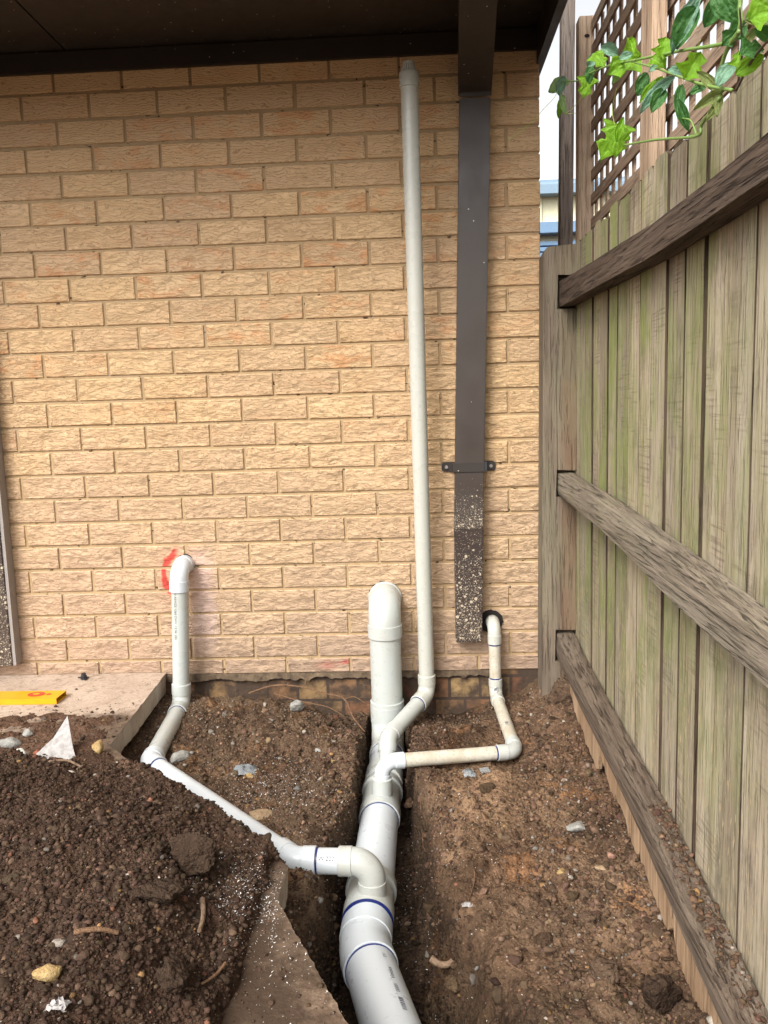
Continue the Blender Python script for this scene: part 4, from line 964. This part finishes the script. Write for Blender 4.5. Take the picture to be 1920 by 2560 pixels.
shed = empty('neighbour_shed', (1.5, 8, 0), 'pale yellow metal shed with blue grey gutter and blue roller door beyond the fence', 'shed')
M['cream'] = mat_flat('cream_cladding', (.78, .74, .52), .5); M['bluegrey'] = mat_flat('blue_grey_trim', (.22, .32, .42), .4); M['rollblue'] = mat_flat('roller_blue', (.16, .27, .42), .4); M['whitish'] = mat_flat('white_door', (.7, .72, .74), .5)
cl = MB()
for i in range(34):
    x = -2 + i * .25; cl.prism([(x, 8.04, 3.24), (x + .19, 8.04, 3.24), (x + .21, 8.0, 3.24), (x + .235, 8.0, 3.24), (x + .25, 8.04, 3.24), (x + .25, 8.2, 3.24), (x, 8.2, 3.24)], (0, 0, .35))
cl.build('wall_cladding', M['cream'], shed)
MB().box(-2, 6.5, 8.2, 12, 0, 3.6).build('shed_body', M['cream'], shed)
MB().prism([(-2.1, 7.84, 3.56), (-2.1, 7.84, 3.67), (-2.1, 7.86, 3.70), (-2.1, 8.06, 3.70), (-2.1, 8.06, 3.56)], (8.7, 0, 0)).build('gutter', M['bluegrey'], shed)
MB().prism([(-2.1, 7.9, 3.702), (-2.1, 12.2, 4.2), (-2.1, 12.2, 4.25), (-2.1, 7.9, 3.74)], (8.7, 0, 0)).build('roof', M['bluegrey'], shed)
MB().box(-2, 6.5, 7.96, 8.19, 3.10, 3.235).build('door_header', M['rollblue'], shed)
rd = MB(); z = 2.52; 
while z < 2.98:
    rd.prism([(-1.5, 8.10, z), (-1.5, 8.07, z + .01), (-1.5, 8.07, z + .058), (-1.5, 8.10, z + .066), (-1.5, 8.15, z + .066), (-1.5, 8.15, z)], (6.5, 0, 0)); z += .072
rd.build('roller_door', M['rollblue'], shed)
MB().box(-1.5, 5, 8.05, 8.16, 0, 2.515).build('lower_door', M['whitish'], shed)

# ---------------------------------------------------------------- vine
ML = dict(bright=mat_leaf('bright_leaf', (.17, .38, .02), (.25, .46, .03), .5), dark=mat_leaf('dark_leaf', (.045, .14, .035), (.075, .20, .045), .3, .3), grey=mat_leaf('silvery_leaf', (.13, .26, .16), (.20, .34, .24), .2, .35),
          olive=mat_leaf('olive_leaf', (.19, .24, .07), (.26, .31, .10), .35), pale=mat_leaf('pale_leaf', (.26, .42, .14), (.34, .50, .2), .45))
M['stem'] = mat_flat('vine_stem', (.20, .32, .08), .45); M['twig'] = mat_flat('dry_twig', (.12, .085, .06), .8); M['tendril'] = mat_flat('yellow_tendril', (.42, .50, .12), .5)
vine = empty('vine', (.05, -1.6, 1.4), 'green climbing vine hanging over the fence and lattice with lobed curling leaves', 'vine')
def leaf(pos, size, ang, kind, shape='lobed', curl=.5, fold=.4, tilt=0, parent=None):
    """leaf blade: tip direction ang (deg, 0 = image right, 90 = up); faces the garden"""
    nl, nw = 14, 8; V = []; Cc = []; L_ = size; r1 = rnd.uniform(-1, 1); r2 = rnd.uniform(-1, 1)
    for i in range(nl + 1):
        s_ = i / nl
        if shape == 'narrow': wd_ = .17 * math.sin(math.pi * min(1, s_ * .96 + .04)) ** .8
        elif shape == 'oval': wd_ = .31 * math.sin(math.pi * (s_ * .97 + .03)) ** .65
        else:
            wd_ = (.34 * math.sin(math.pi * min(1, s_ * 1.02 + .02)) ** .8 + .34 * math.exp(-((s_ - .26) / .10) ** 2) + .10 * math.exp(-((s_ - .72) / .08) ** 2)) * (1 - .35 * math.exp(-((s_ - .48) / .06) ** 2)) + .012 * math.sin(s_ * 55)
        for j in range(-nw, nw + 1):
            q = j / nw
            x = s_ * L_ - (abs(q) ** 1.5) * .14 * L_ * (shape == 'lobed') * (1 if s_ < .4 else .2); y = q * wd_ * L_
            z = fold * abs(y) * .9 - curl * L_ * (s_ ** 2) * .5 + .022 * L_ * math.sin(9 * s_ + 5 * q + r1 * 3) + .02 * L_ * math.sin(14 * q + 3 * r2)
            z += curl * .6 * L_ * q * q * (r2 * .3 + .2) - .03 * L_ * (math.cos(s_ * 26) * abs(q)) * .5
            V.append((x, y, z)); vein = max(math.exp(-(q * 14) ** 2), .6 * math.exp(-((abs(q) - ((s_ * 3.5) % 1)) * 9) ** 2) if shape != 'narrow' else 0)
            Cc.append((vein * .4,) * 3 + (1,))
    W_ = 2 * nw + 1; F = []
    for i in range(nl):
        for j in range(W_ - 1): F.append((i * W_ + j, i * W_ + j + 1, (i + 1) * W_ + j + 1, (i + 1) * W_ + j))
    me = mesh_np('leaf', np.array(V), np.array(F), {'Col': Cc})
    o = link('leaf', me, ML[kind], None, True)
    # basis: e1 toward the tip in the view-facing plane, e3 towards the garden
    nrm_ = Vector((-.35 + rnd.uniform(-.3, .3), -.9, rnd.uniform(-.25, .35) + tilt)).normalized()
    right = Vector((0, 0, 1)).cross(nrm_).normalized() ; right = -right if right.x < 0 else right
    up = nrm_.cross(right); up = up if up.z > 0 else -up
    e1 = right * math.cos(R(ang)) + up * math.sin(R(ang)); e1.normalize(); e2 = nrm_.cross(e1)
    mt = Matrix((e1, e2, nrm_)).transposed().to_4x4(); c_ = Vector(pos) - e1 * size * .5
    o.data.transform(Matrix.Translation(c_) @ mt)
    o.parent = vine; o.matrix_parent_inverse = Matrix.Translation(vine.location).inverted()
    return o
LV = [((.03, -.185, 1.919), .085, 185, 'pale', 'oval'), ((.03, -.25, 1.895), .060, 235, 'grey', 'oval'), ((.03, -.24, 1.842), .062, -110, 'bright', 'narrow'), ((.03, -.27, 1.835), .065, -80, 'pale', 'narrow'), ((.03, -.22, 1.835), .055, -100, 'bright', 'narrow'),
      ((.03, -.663, 1.771), .056, -100, 'dark', 'oval'), ((.03, -.882, 1.739), .050, -20, 'grey', 'oval'), ((.03, -.778, 1.759), .048, -60, 'bright', 'lobed'), ((.03, -.70, 1.79), .045, 215, 'grey', 'oval'), ((.03, -.613, 1.755), .055, -110, 'bright', 'lobed'),
      ((.03, -.996, 1.659), .075, 200, 'bright', 'lobed'), ((.03, -.98, 1.652), .06, 230, 'pale', 'narrow'), ((.03, -1.079, 1.668), .050, 97, 'bright', 'narrow'), ((.03, -1.03, 1.666), .034, 20, 'grey', 'oval'),
      ((.03, -1.305, 1.572), .042, 80, 'bright', 'lobed'), ((.03, -1.256, 1.555), .030, 190, 'grey', 'oval'), ((.03, -1.28, 1.552), .034, -40, 'bright', 'lobed'), ((.03, -1.159, 1.56), .058, -110, 'dark', 'oval'), ((.03, -1.258, 1.506), .085, 215, 'grey', 'narrow'), ((.03, -1.27, 1.49), .06, 240, 'dark', 'oval'), ((.03, -1.22, 1.53), .06, 215, 'bright', 'narrow'),
      ((.03, -1.427, 1.556), .098, 235, 'grey', 'narrow'), ((.03, -1.43, 1.548), .085, 240, 'dark', 'oval'), ((.03, -1.60, 1.508), .075, -60, 'dark', 'oval'), ((.03, -1.56, 1.515), .06, -130, 'dark', 'oval'), ((.03, -1.472, 1.475), .048, 60, 'bright', 'lobed'), ((.03, -1.378, 1.499), .034, 150, 'grey', 'oval'),
      ((.03, -1.399, 1.445), .060, 265, 'dark', 'narrow'), ((.03, -1.420, 1.412), .060, -70, 'dark', 'narrow'), ((.03, -1.54, 1.421), .052, 135, 'olive', 'narrow'), ((.03, -1.545, 1.392), .052, 205, 'olive', 'narrow'), ((.03, -1.569, 1.371), .042, 240, 'olive', 'narrow'), ((.03, -1.589, 1.370), .038, 262, 'olive', 'narrow'),
      ((.03, -1.494, 1.426), .036, 200, 'dark', 'oval'), ((.03, -1.615, 1.405), .046, 60, 'grey', 'oval'), ((.03, -1.66, 1.408), .022, 90, 'bright', 'lobed'), ((.03, -1.703, 1.382), .044, 30, 'bright', 'oval'), ((.03, -1.716, 1.396), .036, 20, 'dark', 'lobed'), ((.03, -1.635, 1.448), .040, 210, 'dark', 'lobed'),
      ((.03, -1.726, 1.424), .040, 150, 'olive', 'narrow'), ((.03, -1.707, 1.417), .040, 215, 'olive', 'narrow'), ((.03, -1.735, 1.435), .044, 120, 'olive', 'oval'), ((.03, -1.72, 1.44), .035, 20, 'pale', 'oval'), ((.03, -1.75, 1.40), .04, -30, 'dark', 'oval'), ((.03, -1.77, 1.42), .05, 10, 'bright', 'lobed'),
      ((.03, -.90, 1.520), .085, 225, 'bright', 'lobed'), ((.03, -.955, 1.512), .07, 260, 'bright', 'lobed'), ((.03, -.985, 1.530), .056, 75, 'bright', 'narrow'), ((.03, -.85, 1.530), .035, 185, 'pale', 'narrow')]
for (p, s_, a, k_, sh_) in LV: leaf(p, s_ * ((.76 if k_ == 'dark' else .9) if sh_ == 'oval' else .95), a, k_, sh_, curl=rnd.uniform(.1, .6), fold=rnd.uniform(.2, .9))
def stem(name, pts, r, mat, par=vine):
    P3 = [Vector(p) for p in pts]; out = []
    for i in range(len(P3) - 1):
        a = P3[max(i - 1, 0)]; b_ = P3[i]; c_ = P3[i + 1]; d_ = P3[min(i + 2, len(P3) - 1)]
        for k in range(8):
            q = k / 8; out.append(.5 * ((2 * b_) + (-a + c_) * q + (2 * a - 5 * b_ + 4 * c_ - d_) * q * q + (-a + 3 * b_ - 3 * c_ + d_) * q ** 3))
    out.append(P3[-1]); return MB().sweep(out, [r * (1 - .3 * i / len(out)) for i in range(len(out))], 8).build(name, mat, par, smooth=True)
stem('stem', [(.03, -1.669, 1.502), (.03, -1.662, 1.476), (.03, -1.664, 1.449), (.03, -1.62, 1.446), (.03, -1.398, 1.525), (.03, -1.112, 1.625)], .0036, M['stem'])
stem('stem', [(.03, -1.664, 1.443), (.03, -1.613, 1.435), (.03, -1.591, 1.41), (.03, -1.60, 1.385)], .0036, M['stem'])
stem('stem', [(.03, -1.64, 1.372), (.03, -1.503, 1.432), (.03, -1.255, 1.553), (.03, -1.064, 1.642)], .0026, M['stem'])
stem('stem', [(.03, -1.593, 1.378), (.03, -1.516, 1.366), (.03, -1.489, 1.356), (.03, -1.262, 1.421), (.03, -1.02, 1.485)], .0030, M['stem'])
stem('stem', [(.03, -1.112, 1.625), (.03, -.863, 1.712), (.03, -.587, 1.795), (.03, -.477, 1.824), (.03, -.10, 1.965)], .0026, M['stem'])
stem('stem', [(.03, -1.49, 1.358), (.03, -1.46, 1.39), (.03, -1.41, 1.41)], .0016, M['stem'])
stem('twig', [(.03, -1.655, 1.366), (.03, -1.71, 1.385), (.03, -1.79, 1.39)], .0022, M['twig']); stem('twig', [(.03, -1.66, 1.37), (.02, -1.70, 1.40), (.0, -1.74, 1.44)], .0018, M['twig'])
stem('tendril', [(-.142, -.3, 1.728), (-.069, -.3, 1.777), (-.035, -.3, 1.812), (-.002, -.3, 1.844), (.012, -.28, 1.87)], .0009, M['tendril'])
stem('tendril', [(.031, -.3, 1.796), (.064, -.3, 1.821), (.094, -.34, 1.856)], .0009, M['tendril']); stem('tendril', [(.031, -.3, 1.796), (.07, -.3, 1.797)], .0008, M['tendril'])
stem('tendril', [(.03, -.95, 1.63), (.03, -.91, 1.60), (.03, -.93, 1.56), (.03, -.96, 1.54)], .0007, M['tendril'])
stem('tendril', [(.03, -1.50, 1.50), (.03, -1.47, 1.48), (.03, -1.45, 1.455)], .0007, M['tendril'])

# ---------------------------------------------------------------- loose things
M['rgrey'] = mat_rock('grey_stone', (.24, .23, .21), (.38, .37, .34)); M['rwhite'] = mat_rock('pale_stone', (.36, .35, .31), (.50, .48, .43)); M['ryel'] = mat_rock('yellow_stone', (.32, .20, .08), (.46, .33, .16), 45)
M['rred'] = mat_rock('red_brick_bit', (.24, .075, .045), (.32, .12, .07)); M['rtan'] = mat_rock('tan_stone', (.26, .18, .11), (.36, .26, .16)); M['rclod'] = mat_soil('soil_lump', (.026, .016, .011), (.058, .036, .024), (.085, .056, .037), .4); M['rbrown'] = mat_soil('brown_lump', (.06, .037, .024), (.125, .080, .053), (.19, .13, .085), .5)
def rock(name, x, y, z, s, mat, label, cat, seed=0, ang=0, amp=.30):
    v, f = ICO[5 if 'lump' in name else 3]; v = v.copy(); rs = np.random.RandomState(seed + 100)
    for k in range(16):                      # knock facets off
        n_ = rs.randn(3); n_ /= np.linalg.norm(n_); d_ = rs.uniform(.42, .88); q = v @ n_ - d_; q = np.maximum(q, 0); v -= q[:, None] * n_ * .9
    v *= (1 + amp * .5 * fbm(v[:, 0] * 2 + seed, v[:, 1] * 2 + v[:, 2] * 1.7, 4, .55))[:, None]
    if 'lump' in name: v *= (1 + .16 * fbm(v[:, 0] * 6 + v[:, 2] * 3, v[:, 1] * 6 - v[:, 2] * 5, 4, .7, 9) + .10 * fbm(v[:, 2] * 11, v[:, 0] * 9 + v[:, 1] * 9, 3, .7, 2))[:, None]
    v *= np.array(s) / 2; c_, s2 = math.cos(ang), math.sin(ang)
    v = np.stack([v[:, 0] * c_ - v[:, 1] * s2, v[:, 0] * s2 + v[:, 1] * c_, v[:, 2]], -1)
    o = link(name, mesh_np(name, v, f, {'Col': np.ones((len(v), 4))}), mat, smooth=False); o.location = (x, y, z)
    return tag(o, label, cat, {'stone': 'loose stones on the soil', 'soil lump': 'big lumps of soil'}.get(cat))
def gz(x, y): 
    x_, y_ = np.array([float(x)]), np.array([float(y)])
    return float(max(heap(x_, y_)[0], ST)) if inslab(x_, y_)[0] > 0 else float(H(x_, y_)[0])
def rk(name, x, y, s, mat, label, cat, seed, ang=0, sink=.3, amp=.3):
    return rock(name, x, y, gz(x, y) + s[2] * (.5 - sink), s, M[mat], label, cat, seed, ang, amp)
rk('grey_rock', -1.685, -.66, (.085, .06, .05), 'rgrey', 'grey angular stone at the left edge on the slab', 'stone', 1, .4)
rk('pale_rock', -1.61, -.75, (.055, .045, .04), 'rwhite', 'pale rounded stone beside the grey angular stone', 'stone', 2)
rk('grey_rock', -1.66, -.60, (.045, .035, .03), 'rgrey', 'small flat grey stone behind the angular grey stone', 'stone', 12)
rk('brick_fragment', -1.575, -.715, (.036, .03, .024), 'rred', 'small red brick fragment between the pale stone and the plastic sheet', 'brick piece', 3)
rk('yellow_rock', -1.392, -.725, (.052, .045, .058), 'ryel', 'yellow rounded stone standing near the slab edge', 'stone', 4, 0, .15)
rk('grey_rock', -1.225, -.50, (.075, .05, .06), 'rgrey', 'grey stone on the left bank beside the slim pipe', 'stone', 5, .9, .2)
rk('flat_stone', -.905, -.84, (.085, .06, .03), 'rtan', 'flat tan stone embedded in the left bank', 'stone', 6, .5, .35)
rk('pale_rock', -.98, -.60, (.03, .025, .02), 'ryel', 'small yellowish stone beside the crumpled plastic', 'stone', 7)
rk('grey_rock', -.79, -.44, (.036, .028, .018), 'rgrey', 'small bluish grey stone on the left bank nearest the stack', 'stone', 8)
rk('yellow_rock', -.735, -.50, (.030, .022, .015), 'ryel', 'small yellow stone on the edge of the trench', 'stone', 9)
rk('rubble_lump', -.915, -.085, (.065, .05, .06), 'rgrey', 'grey lump of rubble against the footing by the roots', 'rubble', 10, .3, .2)
rk('grey_rock', -.06, -.955, (.058, .050, .036), 'rgrey', 'grey squarish stone on the right bank near the fence', 'stone', 11, .3, .2)
rk('soil_lump', -.915, -1.41, (.115, .10, .110), 'rclod', 'big dark soil lump highest on the heap', 'soil lump', 13, .2, .12, .5)
rk('soil_lump', -.93, -1.575, (.10, .075, .05), 'rclod', 'flattened dark soil lump in the middle of the heap', 'soil lump', 14, .6, .25, .5)
rk('soil_lump', -.85, -1.745, (.080, .07, .070), 'rclod', 'round dark soil lump at the front of the heap', 'soil lump', 15, 0, .2, .5)
rk('yellow_rock', -1.03, -1.80, (.055, .035, .03), 'ryel', 'pale yellow broken stone at the front of the heap', 'stone', 16, .5, .25)
rk('soil_lump', -.105, -1.47, (.065, .055, .055), 'rbrown', 'brown soil lump on the right bank in the foreground', 'soil lump', 17, .2, .2, .5)
rk('soil_lump', -.02, -1.52, (.10, .085, .095), 'rclod', 'large dark soil lump against the fence in the foreground', 'soil lump', 18, .2, .25, .5)
rk('soil_lump', -.10, -1.28, (.050, .04, .036), 'rbrown', 'reddish brown lump on the right bank below the grey stone', 'soil lump', 19)
rk('tan_rock', -.03, -1.10, (.034, .03, .02), 'rtan', 'small tan stone near the split board on the right bank', 'stone', 20)
rk('pale_rock', -.045, -.70, (.026, .02, .016), 'rwhite', 'small white pebble on the right bank near the fence', 'pebble', 21)
rk('orange_rock', -.13, -1.13, (.032, .028, .02), 'ryel', 'orange stone chip in the middle of the right bank', 'stone', 22)
# lump of soil piled at the post's foot
rk('soil_lump', .045, -.215, (.14, .13, .16), 'rbrown', 'crumbly brown soil lump heaped at the foot of the fence post', 'soil lump', 23, 0, .42, .4)
# sheet of white plastic
def sheet(name, V, F, mat, label, cat, th=.0012):
    me = bpy.data.meshes.new(name); me.from_pydata(V, [], F); o = link(name, me, mat); md = o.modifiers.new('t', 'SOLIDIFY'); md.thickness = th
    return tag(o, label, cat)
t = NT('white_sheet'); P = t.obj(); t.fin(t.mix(t.ramp(t.noise(P, 60, 5), [(.4, 0), (.7, 1)]), c4(.36, .34, .325), c4(.22, .20, .19)), .5, t.bump(t.noise(P, 60, 4), .002)); M['sheet'] = t.m
A = (-1.503, -.660, .045); Bp = (-1.575, -.745, -.045); Cp = (-1.515, -.765, -.06); Dp = (-1.425, -.78, -.075); Mid = (-1.497, -.690, .004)
sheet('plastic_sheet', [A, Bp, Cp, Dp, Mid, (-1.53, -.70, -.005), (-1.465, -.725, -.02)], [(0, 5, 4), (5, 1, 2, 4), (0, 4, 6), (4, 2, 3, 6)], M['sheet'], 'folded white plastic offcut standing up like a sail from the soil', 'plastic sheet')
def crumple(name, x, y, w_, d_, h_, mat, label, cat, seed):
    rs = np.random.RandomState(seed); n = 9; V = []
    z0 = gz(x, y)
    for i in range(n):
        for j in range(n):
            u, v = i / (n - 1) - .5, j / (n - 1) - .5; k = max(0, 1 - 2.2 * (u * u + v * v))
            V.append((x + u * w_ + rs.uniform(-.1, .1) * w_, y + v * d_ + rs.uniform(-.1, .1) * d_, z0 + h_ * k * rs.uniform(.2, 1) + .002))
    F = [(i * n + j, (i + 1) * n + j, (i + 1) * n + j + 1, i * n + j + 1) for i in range(n - 1) for j in range(n - 1)]
    o = sheet(name, V, F, mat, label, cat, .0006)
    if mat is M['film']: o.data.polygons.foreach_set('use_smooth', np.ones(len(F), bool))
    return o
t = NT('clear_film'); P = t.obj(); t.fin(c4(.34, .37, .39), .35, None, Alpha=.42, Transmission_Weight=.0); M['film'] = t.m
crumple('plastic_wrap', -1.0, -.57, .085, .06, .035, M['film'], 'crumpled clear plastic wrap on the left bank', 'plastic', 3)
crumple('plastic_bag', -.315, -.665, .035, .045, .018, M['film'], 'small clear plastic bag under the thin pipe', 'plastic', 4)
MB().prism([(-.285, -.645, gz(-.28, -.66) + .006), (-.258, -.635, gz(-.26, -.65) + .010), (-.250, -.668, gz(-.26, -.65) + .008), (-.277, -.680, gz(-.28, -.66) + .004)], (0, 0, .0012)).build('plastic_flap', M['film'])
tag(bpy.data.objects['plastic_flap'], 'square flap of clear plastic beside the small bag', 'plastic')
crumple('white_flake', -1.66, -.80, .06, .03, .012, M['sheet'], 'torn white plastic scrap in front of the pale stone', 'plastic', 5)
crumple('white_flake', -1.50, -.835, .045, .025, .012, M['sheet'], 'bluish white scrap in front of the plastic sheet', 'plastic', 6)
crumple('white_flake', -.985, -1.86, .03, .02, .014, M['sheet'], 'white scrap at the front edge of the heap', 'plastic', 7)
crumple('white_flake', -.355, -1.215, .024, .012, .010, M['sheet'], 'white torn scrap right of the main pipe, above the root piece', 'plastic', 8)
# roots and twigs
M['root'] = mat_rock('root', (.15, .085, .05), (.24, .14, .08), 60); M['bone'] = mat_rock('pale_root', (.17, .11, .07), (.32, .22, .15), 70)
def twig(name, pts, r, mat, label, dz=.006):
    pts = [(x, y, (gz(x, y) + dz if z is None else z)) for x, y, z in pts]
    o = stem(name, pts, r, mat, None); return tag(o, label, 'root')
tw = empty('root', (-.9, -.05, -.12), 'reddish branching root trailing out beside the footing left of the stack', 'root')
for pts, r_ in (([(-1.10, -.030, -.125), (-1.00, -.035, -.095), (-.90, -.04, -.10), (-.80, -.05, -.125), (-.735, -.08, -.135), (-.70, -.14, -.18), (-.655, -.19, -.215)], .0032), ([(-.885, -.035, -.095), (-.88, -.03, -.075), (-.865, -.03, -.065)], .002), ([(-1.0, -.05, -.12), (-.9, -.08, -.14), (-.8, -.10, -.155), (-.74, -.14, -.17)], .002), ([(-.735, -.08, -.135), (-.70, -.07, -.13), (-.66, -.08, -.15)], .0016), ([(-.95, -.02, -.09), (-.98, -.06, -.13), (-1.0, -.1, -.15)], .0016)):
    stem('root_branch', pts, r_, M['root'], tw)
twig('root_piece', [(-.440, -1.262, -.292), (-.422, -1.270, -.300), (-.400, -1.272, -.298), (-.378, -1.264, -.280)], .0085, M['bone'], 'thick pale cut root right of the main pipe')
twig('stick', [(-.868, -1.515, None), (-.855, -1.56, None), (-.848, -1.61, None)], .0055, M['bone'], 'pale broken stick on the heap below the big lump', .012)
twig('stick', [(-.79, -1.66, None), (-.80, -1.69, None), (-.815, -1.72, None)], .003, M['root'], 'thin stick at the right front of the heap', .01)
twig('stick', [(-1.02, -1.72, None), (-.985, -1.71, None), (-.955, -1.70, None)], .005, M['root'], 'reddish stick lying near the front of the heap', .01)
twig('root_strand', [(-1.45, -.90, None), (-1.40, -.90, None), (-1.36, -.905, None), (-1.345, -.93, None), (-1.35, -.955, None)], .0035, M['bone'], 'bent pale root strand at the top of the heap', .008)
twig('root_strand', [(-.30, -1.02, None), (-.33, -1.10, None), (-.335, -1.16, None), (-.36, -1.22, None)], .0012, M['root'], 'long fine root running down the right bank', .006)
twig('root_strand', [(-.28, -.98, None), (-.32, -1.0, None), (-.37, -1.06, None)], .0012, M['root'], 'short fine root higher on the right bank', .006)
twig('root_strand', [(-.46, -.68, None), (-.455, -.74, None), (-.45, -.80, None)], .001, M['root'], 'fine root on the right bank close to the waste pipe', .01)
# spirit level
M['yellow'] = mat_flat('yellow_enamel', (.70, .37, .008), .35); M['redp'] = mat_flat('red_label', (.55, .06, .03), .4)
lev = empty('spirit_level', (-1.9, -.28, ST), 'yellow box-section spirit level lying on the concrete by the door', 'spirit level')
h_ = .020
def lv_box(x0, x1, y0, y1, z0, z1): return MB().box(x0, x1, y0, y1, z0, z1)
lb = MB(); Lx0, Lx1 = -2.5, -1.70; y0, y1 = -.318, -.238; zb = ST + .001
lb.box(Lx0, Lx1, y0, y1, zb + h_ - .0025, zb + h_); lb.box(Lx0, Lx1, y0, y1, zb, zb + .0025); lb.box(Lx0, Lx1, y0, y0 + .0025, zb + .0026, zb + h_ - .0026); lb.box(Lx0, Lx1, y1 - .0025, y1, zb + .0026, zb + h_ - .0026)
lb.build('level_body', M['yellow'], lev)
def ell(x, y, a, b_, z, mat, nm): 
    return MB().prism([(x + a * math.cos(q), y + b_ * math.sin(q), z) for q in [2 * math.pi * i / 24 for i in range(24)]], (0, 0, .0008)).build(nm, mat, lev)
ell(-1.79, -.274, .030, .022, zb + h_ + .0003, M['redp'], 'red_badge'); ell(-1.745, -.275, .008, .008, zb + h_ + .0003, M['redp'], 'red_dot'); ell(-1.79, -.274, .012, .008, zb + h_ + .0014, M['yellow'], 'badge_centre')
# black cap by the wall
ck = empty('black_cap', (-1.713, -.06, ST), 'small black plastic cap on the slab below the bricks', 'cap')
MB().sweep([(-1.713, -.06, ST + .001), (-1.713, -.06, ST + .012), (-1.713, -.06, ST + .013), (-1.713, -.06, ST + .022)], [.012, .012, .009, .008], 16).build('cap_body', M['ink'], ck)
MB().box(-1.735, -1.726, -.062, -.058, ST + .004, ST + .008).box(-1.702, -1.698, -.082, -.05, ST + .002, ST + .006).build('cap_spike', M['ink'], ck)
